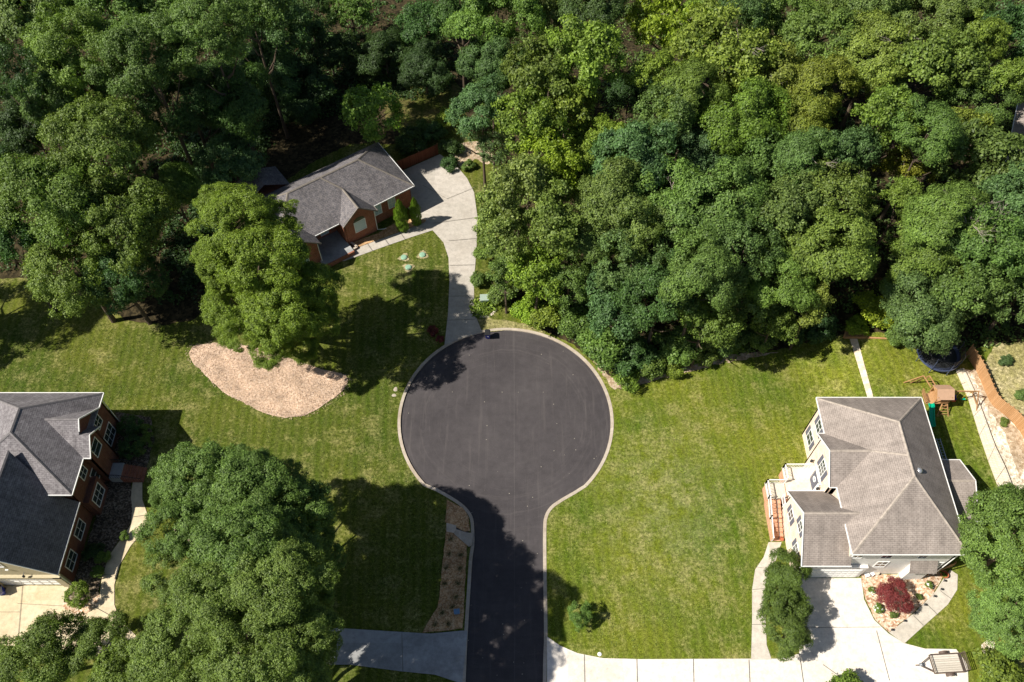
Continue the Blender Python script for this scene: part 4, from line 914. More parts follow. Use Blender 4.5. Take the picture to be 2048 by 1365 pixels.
FG = 'trees of the woodland round the cul-de-sac'
forest = [
 # centre tongue of wood above the road
 (1000, 40, 80, 19, 'mid', 'F', 'mid green tree at the top edge, over the dark hollow left of the bright poplar'),
 (1105, 40, 70, 19, 'green', 'F', 'green tree at the top edge above the pale yellow-green poplar'),
 (1190, 20, 60, 18, 'deep', 'F', 'dark green tree at the top edge left of the lime coloured tree'),
 (1175, 115, 82, 21, 'bright', 'L', 'tall bright poplar with large pale leaves, left of the dark gap at the top'),
 (1085, 150, 80, 20, 'mid', 'L', 'mid green tree just left of the tall pale leaved poplar'),
 (985, 130, 62, 18, 'blue', 'F', 'blue-green crown on the left side of the middle wood, below the top edge'),
 (965, 225, 62, 16, 'blue', 'F', 'dull blue-green tree beside the round yellow-green shrub'),
 (1060, 250, 75, 18, 'bright', 'L', 'bright green tree in the middle of the centre wood'),
 (1145, 230, 75, 18, 'bright', 'L', 'yellow-green tree below the tall pale leaved poplar'),
 (1205, 300, 62, 15, 'bright', 'F', 'olive green tree at the right of the centre wood with bare stems under it'),
 (985, 285, 48, 12, 'blue', 'F', 'low blue-green tree over the bare dirt patch by the driveway'),
 (1095, 330, 66, 16, 'lime', 'F', 'lime green tree with vines in the centre of the wood'),
 (1040, 385, 82, 17, 'pale', 'L', 'pale leaved poplar right of the driveway turning area'),
 (1010, 460, 62, 15, 'pale', 'L', 'light leaved tree leaning over the right edge of the driveway'),
 (1100, 455, 78, 16, 'mid', 'L', 'mid green tree behind the pale poplar beside the driveway'),
 (1012, 545, 48, 10, 'mid', 'L', 'mid green tree right of the driveway between the pale poplar and the utility box'),
 (1075, 545, 68, 12, 'bright', 'L', 'bright loose tree above the utility box'),
 (1140, 560, 62, 11, 'mid', 'F', 'mid green tree between the utility box and the dark oaks'),
 (1170, 370, 66, 16, 'bright', 'F', 'yellow-green tree in front of bare brown stems'),
 (1185, 470, 66, 16, 'green', 'F', 'green tree on the left flank of the big oak wood'),
 # right forest, lower edge
 (1270, 330, 88, 18, 'blue', 'F', 'blue-green oak on the left shoulder of the right wood'),
 (1230, 420, 84, 18, 'green', 'F', 'green oak with a bare white fork, left part of the right wood'),
 (1330, 250, 76, 18, 'green', 'F', 'green crown above the bare white fork at the left of the right wood'),
 (1310, 390, 84, 18, 'mid', 'F', 'mid green oak beside the bare white fork', 1),
 (1260, 520, 86, 17, 'blue', 'F', 'blue-green oak above the thicket at the kerb'),
 (1230, 610, 76, 13, 'blue', 'F', 'blue-green oak low on the edge above the kerb thicket'),
 (1345, 480, 84, 18, 'green', 'F', 'green oak in the left centre of the right wood'),
 (1320, 590, 80, 15, 'deep', 'F', 'dark green oak behind the kerb thicket'),
 (1400, 560, 82, 16, 'green', 'F', 'green oak above the middle of the wood edge'),
 (1410, 650, 66, 11, 'mid', 'F', 'mid green tree on the wood edge left of centre of the lawn'),
 (1430, 420, 88, 18, 'green', 'F', 'large green oak in the centre of the right wood'),
 (1490, 500, 84, 17, 'green', 'F', 'green oak right below the centre of the right wood'),
 (1480, 600, 70, 13, 'green', 'F', 'green tree on the wood edge above the lawn centre'),
 (1560, 560, 74, 14, 'mid', 'F', 'mid green oak above the lawn edge, left of the yellow thicket'),
 (1550, 640, 52, 9, 'olive', 'L', 'drooping olive green tree at the lawn edge'),
 (1630, 600, 52, 12, 'olive', 'L', 'narrow olive green tree left of the timber frame'),
 (1570, 430, 84, 18, 'green', 'F', 'green oak in the right centre of the right wood'),
 (1650, 500, 84, 17, 'mid', 'F', 'mid green oak left of the dark gap above the timber frame'),
 (1670, 400, 92, 18, 'mid', 'F', 'wide mid green crown left of the gold tinted trees'),
 (1510, 340, 80, 18, 'green', 'F', 'green crown below the smooth bright green dome'),
 (1480, 245, 92, 19, 'bright', 'F', 'bright green dome on the left of the right wood, under the olive crowns'),
 (1400, 310, 62, 17, 'blue', 'F', 'small blue-green crown left of the bright green dome'),
 (1600, 330, 66, 17, 'green', 'F', 'green crown right of the bright green dome', 1),
 (1690, 310, 62, 17, 'blue', 'F', 'grey-green crown in the middle of the right wood'),
 (1590, 245, 60, 17, 'olive', 'F', 'olive brown crown between the bright dome and the grey-green crown'),
 (1770, 240, 76, 17, 'bright', 'L', 'light green poplar crown right of the grey-green crown'),
 (1440, 110, 96, 20, 'olive', 'F', 'broad olive yellow crown near the top of the right wood', 1),
 (1380, 190, 70, 19, 'olive', 'F', 'olive crown right of the lime coloured tree'),
 (1530, 170, 92, 19, 'olive', 'F', 'wide olive crown with bare forks near the top right of centre', 1),
 (1630, 190, 70, 18, 'olive', 'F', 'olive crown above the grey-green crown'),
 (1640, 90, 72, 18, 'green', 'F', 'green crown between the olive ones near the top'),
 (1560, 40, 70, 19, 'mid', 'F', 'mid green tree on the top edge above the olive crowns'),
 (1480, 20, 56, 18, 'deep', 'F', 'dark green tree on the top edge left of the mid green one'),
 (1660, 15, 66, 18, 'mid', 'F', 'mid green tree on the top edge right of centre'),
 (1750, 100, 80, 18, 'olive', 'F', 'brownish olive crown near the top, left of the long green one', 1),
 (1750, 20, 70, 18, 'green', 'F', 'green tree on the top edge above the brownish olive crown'),
 (1840, 40, 74, 18, 'green', 'F', 'feathery green tree on the top edge at the right'),
 (1860, 150, 100, 19, 'mid', 'F', 'largest green dome near the top right corner'),
 (1940, 90, 66, 18, 'olive', 'F', 'olive crown left of the dark top right corner'),
 (1940, 20, 60, 17, 'green', 'F', 'green tree on the top edge near the right corner'),
 (2020, 70, 72, 17, 'deep', 'L', 'dark green tree in the top right corner'),
 (1960, 200, 66, 18, 'green', 'F', 'green crown above the neighbour roof'),
 (2020, 165, 52, 17, 'olive', 'L', 'dark olive tree above the neighbour roof at the right edge'),
 (1850, 275, 66, 18, 'mid', 'F', 'mid green crown left of the gold tree'),
 (1820, 330, 58, 15, 'gold', 'L', 'gold tinted tree left of the big green dome'),
 (1900, 265, 60, 15, 'olive', 'L', 'olive yellow tree left of the neighbour roof'),
 (1805, 400, 50, 14, 'olive', 'L', 'dark olive tree beside the dark gap in the right wood'),
 (1970, 340, 100, 18, 'green', 'F', 'big green dome below the neighbour roof'),
 (2150, 480, 90, 16, 'green', 'F', 'green tree beyond the right edge below the neighbour house'),
 (2180, 620, 80, 14, 'mid', 'F', 'mid green tree beyond the right edge by the dry field'),
 (2160, 180, 90, 17, 'mid', 'F', 'mid green tree beyond the right edge above the neighbour house'),
 (2330, 520, 110, 16, 'green', 'F', 'green tree far beyond the right edge'),
 (2300, 760, 90, 12, 'mid', 'F', 'mid green tree beyond the right edge past the dry field'),
 (2260, 940, 90, 12, 'green', 'F', 'green tree beyond the right edge behind the gravel bank'),
 (2040, 400, 66, 17, 'blue', 'F', 'blue-green crown at the right edge behind the dead branches'),
 (1895, 440, 78, 17, 'mid', 'F', 'mid green crown left of the dead branches'),
 (1970, 500, 86, 16, 'green', 'F', 'green crown below the dead branches'),
 (1850, 530, 84, 15, 'mid', 'F', 'mid green oak above the trampoline, left part'),
 (1930, 590, 84, 13, 'green', 'F', 'green oak hanging over the trampoline'),
 (1840, 620, 78, 12, 'blue', 'F', 'blue-green oak left of the trampoline'),
 (2035, 590, 74, 14, 'green', 'F', 'green oak at the right edge above the dry field'),
 (1895, 652, 46, 9, 'green', 'F', 'lowest green branches right over the trampoline net'),
 (1330, 60, 84, 20, 'lime', 'L', 'lime coloured tall tree at the top edge beside the dark gap', 1),
 (1310, 150, 48, 17, 'bright', 'L', 'light green narrow tree under the lime coloured one'),
 (1400, 30, 50, 17, 'bright', 'L', 'light green tree at the top edge right of the lime coloured one'),
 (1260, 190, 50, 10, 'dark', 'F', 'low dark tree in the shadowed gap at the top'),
 # left forest
 (60, 40, 84, 25, 'green', 'F', 'green tree in the top left corner'),
 (30, 150, 70, 24, 'deep', 'F', 'dark green tree at the left edge below the corner'),
 (150, 100, 100, 27, 'mid', 'B', 'tallest green oak in the top left, left one of the big pair'),
 (130, 190, 76, 23, 'green', 'F', 'green crown below the tallest oak in the top left'),
 (230, 30, 76, 26, 'green', 'F', 'green tree on the top edge, second from the left corner'),
 (290, 110, 92, 27, 'green', 'B', 'green oak with pale forked trunk showing at the top left'),
 (330, 20, 66, 25, 'mid', 'F', 'mid green tree on the top edge above the pale forked trunk'),
 (370, 200, 90, 18, 'deep', 'B', 'dark green oak above the pair of yellow-green oaks'),
 (420, 70, 92, 27, 'green', 'B', 'green oak on the top edge left of the shady hollow'),
 (500, 20, 66, 24, 'green', 'F', 'green tree at the top edge left of the hollow'),
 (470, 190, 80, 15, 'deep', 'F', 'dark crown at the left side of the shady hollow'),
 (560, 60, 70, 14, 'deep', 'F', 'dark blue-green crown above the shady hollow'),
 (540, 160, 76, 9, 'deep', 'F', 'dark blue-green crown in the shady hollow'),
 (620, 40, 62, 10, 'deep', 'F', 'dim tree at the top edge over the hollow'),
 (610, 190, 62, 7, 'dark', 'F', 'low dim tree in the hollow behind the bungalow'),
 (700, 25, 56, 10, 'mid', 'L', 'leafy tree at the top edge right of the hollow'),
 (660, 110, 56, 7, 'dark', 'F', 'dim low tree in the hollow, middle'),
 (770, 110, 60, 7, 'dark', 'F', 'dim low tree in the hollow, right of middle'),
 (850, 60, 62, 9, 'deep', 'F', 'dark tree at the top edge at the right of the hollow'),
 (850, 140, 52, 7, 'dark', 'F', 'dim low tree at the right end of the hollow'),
 (920, 40, 56, 16, 'deep', 'F', 'dark tree at the top edge left of the centre wood'),
 (60, 250, 62, 15, 'dark', 'F', 'dark tree behind the yellow-green oaks at the left edge'),
 (10, 330, 56, 14, 'dark', 'F', 'very dark tree at the left edge halfway up the wood'),
 (0, 480, 60, 14, 'deep', 'F', 'dark tree on the left edge beside the yellow-green oaks'),
 (205, 290, 108, 22, (1.3, 1.18, .95), 'B', 'yellow-green oak, upper one of the pair left of the bungalow'),
 (110, 400, 118, 20, (1.3, 1.18, .95), 'B', 'broad yellow-green oak at the left above the lawn'),
 (250, 430, 112, 18, 'mid', 'B', 'green oak right of the broad yellow-green oak'),
 (150, 530, 104, 15, (1.3, 1.18, .95), 'B', 'lower yellow-green oak standing on the lawn edge at the left'),
 (245, 560, 84, 12, 'deep', 'B', 'shaded green oak at the lawn edge beside the lower yellow-green oak'),
 (-330, 500, 120, 20, 'mid', 'B', 'oak beyond the left edge whose shadow lies on the left lawn'),
 (-190, 640, 80, 10, 'mid', 'B', 'smaller oak beyond the left edge beside the brick house'),
 (345, 380, 52, 13, 'mid', 'F', 'small green tree between the oaks and the lawn oak'),
 (465, 330, 74, 10, 'blue', 'F', 'blue-green tree left of the bungalow roof'),
]
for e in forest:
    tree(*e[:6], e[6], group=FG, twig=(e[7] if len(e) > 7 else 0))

# yard trees
def oak_cluster(root_px, H, parts, label, tint):
    z0 = at(*root_px)
    root = thing('oak_tree', label, 'tree', (z0.x, z0.y, 0))
    cr = []
    for (px, py, rp, z, vs) in parts:
        p = at(px, py, z); r_ = rp * mpp(py, z)
        ntree[0] += 1
        cr.append((BIG[ntree[0] % 4], p - Vector((z0.x, z0.y, 0)), r_, vs))
    # one crown mesh joined from several boughs
    Vs = []; base = 0
    for me, off, r_, vs in cr:
        a = np.empty(len(me.vertices) * 3, np.float32); me.vertices.foreach_get('co', a); a = a.reshape(-1, 3).copy()
        th = rnd.uniform(0, 6.28); cc, ss = math.cos(th), math.sin(th)
        x_ = a[:, 0] * cc - a[:, 1] * ss; y_ = a[:, 0] * ss + a[:, 1] * cc
        Vs.append(np.stack([x_ * r_ + off.x, y_ * r_ + off.y, a[:, 2] * r_ * vs + off.z], 1))
    V = np.concatenate(Vs); n = len(V) // 4
    me = bpy.data.meshes.new('oak_crown')
    me.vertices.add(4 * n); me.vertices.foreach_set('co', V.astype(np.float32).ravel())
    me.loops.add(4 * n); me.loops.foreach_set('vertex_index', np.arange(4 * n, dtype=np.int32))
    me.polygons.add(n); me.polygons.foreach_set('loop_start', np.arange(0, 4 * n, 4, dtype=np.int32)); me.polygons.foreach_set('loop_total', np.full(n, 4, dtype=np.int32))
    me.update(calc_edges=True); me.materials.append(M['leaf'])
    lobj('crown', me, root, tint=tint)
    t = MB(); t.tube([(0, 0, -.1), (.1, .1, H * .2), (.3, .5, H * .45), (0, .6, H * .8)], [.55, .42, .3, .1], 12)
    for me_, off, r_, vs in cr:
        o = Vector(off); t.tube([(.1, .2, H * .25), (o.x * .5, o.y * .5 + .2, o.z * .7), (o.x * .9, o.y * .9, o.z + .5)], [.28, .18, .06], 8)
    t.build('trunk', M['bark'], root, local=True)
    return root
oak_cluster((535, 700), 22, [(470, 435, 78, 20, .8), (440, 400, 48, 20, .8), (550, 440, 55, 17, .8), (440, 520, 58, 16, .9), (530, 510, 92, 18, .9), (610, 570, 66, 14, .8), (465, 610, 66, 14, .9), (560, 630, 86, 14, .9), (625, 640, 50, 11, .8), (540, 700, 45, 9, .8), (480, 670, 45, 9, .8), (540, 580, 80, 10, .8), (630, 600, 48, 7, .9), (600, 690, 44, 6.5, .9), (590, 640, 60, 8, .9)],
            'tall bright green oak rising from the pale wood chip bed on the left lawn', (1.3, 1.3, .7))
oak_cluster((500, 1230), 24, [(390, 960, 88, 17, .8), (500, 985, 96, 18, .8), (580, 1030, 90, 16, .8), (350, 1060, 66, 18, .8), (480, 1090, 100, 21, .8), (560, 1100, 90, 17, .8), (430, 1050, 90, 17, .8), (600, 1060, 62, 12, 1), (610, 1120, 62, 9, 1), (560, 1010, 60, 14, 1), (550, 1120, 70, 8, 1), (630, 1080, 45, 14, 1), (575, 965, 46, 15, 1), (500, 935, 50, 18, 1), (425, 935, 46, 17, 1), (340, 980, 40, 17, 1), (660, 1110, 34, 11, 1), (560, 1180, 90, 13, 1), (480, 1180, 90, 13, 1), (630, 1170, 44, 15, 1), (470, 965, 60, 10, 1), (540, 1000, 60, 9, 1), (540, 1200, 60, 7, 1), (460, 1215, 80, 10, 1), (505, 1005, 84, 12, 1), (430, 990, 76, 14, 1), (560, 1040, 76, 11, 1)],
            'blue-green oak near the lower left, its shadow reaching the road', (.96, 1.04, 1.08))
oak_cluster((470, 1480), 23, [(345, 1150, 62, 17, .8), (430, 1190, 90, 21, .8), (555, 1170, 96, 22, .8), (590, 1260, 80, 20, .8), (500, 1300, 100, 21, .8), (350, 1300, 96, 17, .8), (580, 1350, 76, 19, .8), (420, 1400, 90, 18, .8), (500, 1230, 90, 16, .8), (620, 1200, 56, 13, 1), (610, 1240, 62, 9, 1), (610, 1300, 62, 13, 1), (610, 1350, 66, 8, 1), (560, 1260, 70, 7, 1), (640, 1300, 40, 10, 1), (540, 1330, 80, 13, 1), (520, 1200, 80, 11, 1), (600, 1380, 70, 14, 1)],
            'green oak at the bottom edge below the blue-green oak', (1.1, 1.12, .98))
tree(90, 1310, 92, 9, (1.12, 1.14, .95), 'B', 'green tree at the bottom left corner over the buff driveway')
tree(200, 1290, 62, 8, 'mid', 'F', 'smaller green tree at the bottom left between driveway path and oak')
tree(250, 1350, 70, 9, 'mid', 'F', 'green tree at the bottom edge left of the lower green oak')
tree(2035, 1085, 124, 12, (1.3, 1.38, 1.25), 'R', 'light green round tree at the right edge below the tan roofed house')
tree(2025, 1225, 92, 9, (1.25, 1.34, 1.2), 'R', 'lower light green tree at the right edge, over the small lawn')
tree(1990, 1370, 62, 4, (1.15, 1.05, .7), 'S', 'yellow-green bush at the bottom right corner behind the trailer', 'shrub', 'shrub', trunk=False)
tree(1690, 1388, 48, 2.6, 'bright', 'S', 'bright green shrub at the bottom edge in front of the white driveway', 'shrub', 'shrub', trunk=False)
tree(740, 232, 66, 10, (1.45, 1.5, .95), 'G', 'round green tree behind the bungalow roof')
tree(1577, 1155, 51, 5.0, (.95, .82, .65), 'F', 'crape myrtle nearest the garage door, top of the row of three', 'crape_myrtle', 'tree', 'crape myrtles beside the white driveway', vs=.8)
tree(1570, 1212, 50, 5.0, (.95, .82, .65), 'F', 'middle crape myrtle in the row beside the white driveway', 'crape_myrtle', 'tree', 'crape myrtles beside the white driveway', vs=.8)
tree(1572, 1266, 51, 4.8, (.95, .82, .65), 'F', 'lowest crape myrtle in the row beside the white driveway', 'crape_myrtle', 'tree', 'crape myrtles beside the white driveway', vs=.8)
tree(1160, 1230, 28, 2.6, 'mid', 'L', 'small young tree alone on the lawn right of the road', 'young_tree', 'tree')
tree(1790, 1190, 38, 2.6, (1.1, 1.0, 1.1), 'M', 'round dark red maple in the orange gravel bed', 'red_maple', 'tree', vs=.55)

for (px, py, bx, by, lab) in ((798, 378, 806, 457, 'taller left cypress of the pair at the bungalow wall'), (828, 388, 834, 446, 'shorter right cypress of the pair by the bungalow driveway')):
    b = at(bx, by + 2); hgtc = 5.4 if bx < 820 else 4.8
    root = thing('cypress', lab, 'cypress', b, 'cypresses beside the bungalow')
    lobj('crown', CYP[0 if bx < 820 else 1], root, (0, 0, .1), (.84, .84, hgtc) if bx < 820 else (.66, .66, hgtc), rnd.uniform(0, 6), (1.15, 1.3, .5))
    lobj('trunk', TRK[0], root, (0, 0, 0), (2, 2, hgtc * .8))

# shrubs: px, py, radius, height, tint, mesh, label
SH = [
 (897, 240, 28, 2.6, 'bright', 'G', 'round yellow-green shrub above the bungalow driveway'),
 (845, 262, 22, 2.0, 'mid', 'S', 'leafy shrub behind the red-brown fence'),
 (820, 285, 34, 2.6, 'deep', 'S', 'dark shrub behind the left part of the red-brown fence'),
 (868, 268, 26, 2.0, 'deep', 'S', 'dark shrub behind the right end of the red-brown fence'),
 (905, 300, 26, 1.8, 'deep', 'S', 'dark shrub between the fence end and the dirt patch'),
 (900, 328, 20, 1.4, 'deep', 'S', 'low dark shrub at the corner of the bungalow driveway'),
 (936, 332, 14, 1.2, 'mid', 'S', 'small shrub on the bare patch right of the bungalow driveway'),
 (957, 558, 20, 1.8, 'green', 'S', 'dark green shrub above the utility box'),
 (985, 500, 34, 5, 'mid', 'S', 'tall green bush overhanging the driveway right of its middle'),
 (985, 415, 34, 6, 'pale', 'S', 'pale leafy bush overhanging the driveway turning area'),
 (1010, 590, 34, 4, 'mid', 'S', 'green bush right of the utility box'),
 (1025, 520, 46, 6, 'mid', 'S', 'large green bush behind the one overhanging the driveway'),
 (1060, 618, 38, 2.8, 'lime', 'S', 'yellow-green bush right of the stone ringed bed'),
 (1100, 640, 40, 3.2, 'bright', 'S', 'bright bush above the kerb, right of the yellow-green bush'),
 (1140, 640, 40, 3.4, 'mid', 'S', 'green bush above the kerb left of the dense thicket'),
 (1165, 600, 46, 4.2, 'mid', 'S', 'green bush under the dark oaks behind the kerb'),
 (1185, 660, 46, 4.2, 'mid', 'S', 'dense green thicket bush touching the kerb at the upper right'),
 (1215, 705, 56, 5.0, 'mid', 'S', 'largest thicket bush at the right of the road circle'),
 (1265, 715, 50, 4.4, 'deep', 'S', 'dark thicket bush right of the largest one by the circle'),
 (1250, 760, 34, 2.2, 'bright', 'S', 'bright low bush at the corner of lawn and circle'),
 (1300, 735, 36, 2.6, 'mid', 'S', 'green low bush on the wood edge, left end of the lawn'),
 (1345, 735, 26, 1.6, 'bright', 'S', 'bright low bush on the wood edge beside the dirt verge'),
 (1350, 690, 50, 5.0, 'green', 'S', 'green bush behind the left end of the dirt verge'),
 (1405, 700, 36, 3.0, 'mid', 'S', 'mid green bush behind the dirt verge'),
 (1460, 680, 38, 3.4, 'green', 'S', 'green bush at the middle of the dirt verge'),
 (1520, 675, 34, 2.8, 'mid', 'S', 'green bush near the right end of the dirt verge'),
 (1585, 668, 34, 2.6, 'deep', 'S', 'dark bush at the lawn corner under the olive tree'),
 (1640, 662, 34, 2.6, 'dark', 'S', 'dark bush left of the timber frame'),
 (1745, 628, 42, 3.2, 'lime', 'S', 'lime green bush above the timber frame, right one'),
 (1712, 652, 24, 1.8, 'lime', 'S', 'lime green bush hanging on the timber frame, left one'),
 (1790, 668, 30, 2.0, 'mid', 'S', 'green bush right of the timber frame'),
 (2008, 722, 15, 1.0, 'blue', 'S', 'grey-blue low shrub on the dry field'),
 (2042, 790, 14, 1.0, 'green', 'S', 'green shrub at the right edge beyond the cedar fence'),
 (2008, 845, 10, .5, 'mid', 'S', 'small juniper on the gravel bank below the fence'),
 (260, 855, 26, 1.7, 'deep', 'G', 'dark round shrub at the top corner of the brick house bed'),
 (289, 866, 20, 1.5, 'mid', 'G', 'round green shrub at the outer corner of the brick house bed'),
 (262, 895, 26, 1.6, 'deep', 'G', 'dark round shrub above the brick steps'),
 (284, 893, 20, 1.4, 'mid', 'G', 'green round shrub above the brick steps, outer one'),
 (248, 1072, 11, .9, 'mid', 'S', 'small low shrub in the gravel bed by the curved path'),
 (205, 1115, 16, 1.1, 'mid', 'S', 'green shrub in front of the garage side windows, upper'),
 (190, 1105, 22, 1.4, 'dark', 'S', 'dark shrub against the garage side wall'),
 (197, 1145, 15, 1.1, 'mid', 'S', 'shrub with yellow tips above the globe shrub'),
 (158, 1190, 29, 2.4, 'bright', 'G', 'large round shrub at the garage corner of the brick house'),
 (1745, 1182, 9, .8, 'mid', 'S', 'white flowering shrub on the left of the red maple, upper'),
 (1756, 1217, 11, .9, 'mid', 'S', 'white flowering shrub on the left of the red maple, lower'),
 (1787, 1231, 8.5, .7, 'green', 'S', 'plain green shrub below the red maple'),
 (1838, 1193, 7.5, .6, 'green', 'S', 'plain green shrub right of the red maple by the round stones'),
 (1859, 1171, 9, .8, 'mid', 'S', 'white flowering shrub at the right end of the orange gravel bed'),
 (1886, 1150, 7, .7, 'bright', 'S', 'spiky yellow-green plant in the pot by the bend of the path'),
]
for (px, py, rp, H, tn, kd, lab) in SH:
    o = tree(px, py, rp, H, tn, kd, lab, 'shrub', 'shrub', trunk=False, vs=.8, zc=H * .45 + hgt(*at(px, py)[:2]))
    if 'flowering' in lab:
        c = [x for x in o.children][0]; r0 = c.scale[0]
        d = rand_dir(90); d = d[d[:, 2] > .05]; P = d * np.array([.8, .8, .62]) * r0 * nr.uniform(.85, 1.12, (len(d), 1))
        me = quads_mesh('flowers', P + np.array([0, 0, c.location[2]]), d + np.array([0, 0, .8]), .06, .9, 'flower')
        lobj('flowers', me, o)
for (px, py, rp, lab) in ((866, 662, 13, 'dark red shrub at the lawn edge left of the driveway mouth, upper one'), (880, 680, 10, 'dark red shrub at the lawn edge left of the driveway mouth, lower one')):
    tree(px, py, rp, 1.5, (1, 1, 1), 'RS', lab, 'red_shrub', 'shrub', trunk=False, zc=.6)

# undergrowth of the wood: one mass of low leaves
def inpoly(x, y, poly):
    c = False; j = len(poly) - 1
    for i in range(len(poly)):
        if (poly[i][1] > y) != (poly[j][1] > y) and x < (poly[j][0] - poly[i][0]) * (y - poly[i][1]) / (poly[j][1] - poly[i][1]) + poly[i][0]: c = not c
        j = i
    return c
def undergrowth(px, n, label, tint, hh=.8):
    poly = [(p.x, p.y) for p in ats(px)]
    xs = [p[0] for p in poly]; ys = [p[1] for p in poly]; Pn = []; Nn = []
    k_ = 0
    while k_ < n:
        x = rnd.uniform(min(xs), max(xs)); y = rnd.uniform(min(ys), max(ys))
        if not inpoly(x, y, poly): continue
        k_ += 1; r_ = rnd.uniform(.4, 1.3); d = rand_dir(46); d[:, 2] = np.abs(d[:, 2])
        Pn.append(np.array([x, y, hgt(x, y)]) + d * np.array([r_, r_, r_ * hh])); Nn.append(d + nr.normal(size=(46, 3)) * .5)
    me = quads_mesh('undergrowth', np.concatenate(Pn), np.concatenate(Nn), .17, .6)
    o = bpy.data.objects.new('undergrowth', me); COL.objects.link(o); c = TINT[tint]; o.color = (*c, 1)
    tag(o, label, 'undergrowth', kind='stuff')
undergrowth([(1195, 710), (1240, 765), (1330, 745), (1420, 720), (1520, 700), (1600, 682), (1690, 660), (1800, 665), (1850, 700), (1900, 715), (2060, 680), (2080, 0), (1250, 0), (940, 20), (945, 250), (990, 330), (1010, 420), (1000, 580), (1075, 645), (1130, 670)], 2300, 'low undergrowth beneath the trees of the centre and right wood', 'green')
undergrowth([(520, 330), (560, 250), (900, 180), (920, 100), (640, 60), (420, 200), (330, 330), (330, 560), (400, 600), (430, 500)], 900, 'low undergrowth in the shady hollow behind the bungalow', 'dark')
undergrowth([(-20, 540), (130, 540), (250, 620), (390, 600), (430, 500), (520, 380), (540, 250), (650, 235), (900, 170), (920, 0), (-20, 0)], 1300, 'low undergrowth beneath the trees of the left wood', 'deep')
undergrowth([(955, 606), (985, 604), (990, 622), (975, 632), (955, 628)], 26, 'low leafy plants in the stone ringed bed', 'bright', .5)
undergrowth([(1195, 706), (1240, 755), (1330, 745), (1430, 716), (1500, 698), (1480, 685), (1350, 715), (1250, 725)], 90, 'creeping plants along the dirt verge', 'bright', .6)

def clumps(px, n, label, tint, size=.06, avoid=()):
    poly = [(p.x, p.y) for p in ats(px)]; xs = [p[0] for p in poly]; ys = [p[1] for p in poly]; P = []
    while len(P) < n:
        x = rnd.uniform(min(xs), max(xs)); y = rnd.uniform(min(ys), max(ys))
        if not inpoly(x, y, poly): continue
        k_ = rnd.randint(3, 14); sp = rnd.uniform(.05, .3)
        P += [(x + rnd.gauss(0, sp), y + rnd.gauss(0, sp), hgt(x, y) + rnd.uniform(.01, .06)) for _ in range(k_)]
    P = np.array(P); me = quads_mesh('lawn_weeds', P, nr.normal(size=P.shape) * .6 + np.array([0, 0, .8]), size, .5)
    o = bpy.data.objects.new('lawn_weeds', me); COL.objects.link(o); o.color = (*tint, 1); tag(o, label, 'weeds', kind='stuff')
clumps([(1110, 1020), (1240, 930), (1245, 790), (1600, 700), (1690, 690), (1725, 790), (1620, 800), (1590, 900), (1520, 950), (1510, 1120), (1490, 1310), (1210, 1308), (1105, 1260)], 16000, 'clover and weed clumps scattered through the right lawn', (1.7, 1.35, .8))
clumps([(0, 700), (200, 650), (380, 700), (480, 810), (600, 845), (700, 780), (720, 560), (870, 480), (890, 600), (880, 680), (790, 770), (780, 860), (820, 960), (885, 1010), (880, 1200), (700, 1240), (700, 1000), (560, 900), (300, 880), (230, 800), (0, 780)], 16000, 'clover and weed clumps scattered through the left lawn', (1.25, 1.05, .7))
# dead branches standing out of the canopy at the right
p = at(1945, 430, 17.0)
root = thing('dead_tree', 'dead tree with bare pale branches rising out of the wood at the right', 'dead tree', (p.x, p.y, 2.3))
lobj('branches', DEAD, root, (0, 0, 13.4), (3.4, 3.4, 3.0), .6)
lobj('trunk', TRK[1], root, (0, 0, 0), (9, 9, 14.0))

# ---------------------------------------------------------------- things in the yards
def Vx(x, y, z=0): return Vector((x, y, z))
def bin_cart(px, py, rz, label, lid='black'):
    p = at(px, py); root = thing('wheeled_bin', label, 'bin', p, 'blue wheeled bins'); root.rotation_euler = (0, 0, rz)
    b = MB(); P = [(-.24, -.24, .06), (.24, -.24, .06), (.24, .26, .06), (-.24, .26, .06), (-.32, -.36, 1.0), (.32, -.36, 1.0), (.32, .36, 1.0), (-.32, .36, 1.0)]
    b.add(P, [(3, 2, 1, 0), (4, 5, 6, 7), (0, 1, 5, 4), (1, 2, 6, 5), (2, 3, 7, 6), (3, 0, 4, 7)])
    b.box(-.34, .34, -.38, .38, .94, 1.0); b.build('body', M['blue_pl'], root, local=True)
    l = MB(); l.slab([Vx(-.34, -.40), Vx(.34, -.40), Vx(.34, .34), Vx(.2, .44), Vx(-.2, .44), Vx(-.34, .34)], 1.003, 1.07); l.box(-.25, .25, -.28, .25, 1.07, 1.1); l.build('lid', M[lid], root, local=True)
    for sx in (-1, 1):
        w_ = MB(); w_.tube([(sx * .27, .30, .13), (sx * .33, .30, .13)], .13, 14); w_.build('wheel', M['black'], root, local=True)
    h = MB(); h.tube([(-.25, .46, 1.0), (.25, .46, 1.0)], .02, 6); h.build('handle', M['black'], root, local=True)
    # raised light emblem strip on the front
    e = MB()
    for a in range(3):
        t_ = a * 2.094 + .5; c_ = Vector((.0, -.335, .66))
        e.bar(c_ + Vector((.09 * math.cos(t_), 0, .09 * math.sin(t_))), c_ + Vector((.09 * math.cos(t_ + 1.5), 0, .09 * math.sin(t_ + 1.5))), .035, .02)
    e.build('emblem', M['white'], root, local=True)
bin_cart(975.5, 675, .05, 'blue bin with dark lid standing on the road edge at the driveway mouth')
bin_cart(7, 1186, .5, 'blue bin beside the garage door of the brick house')

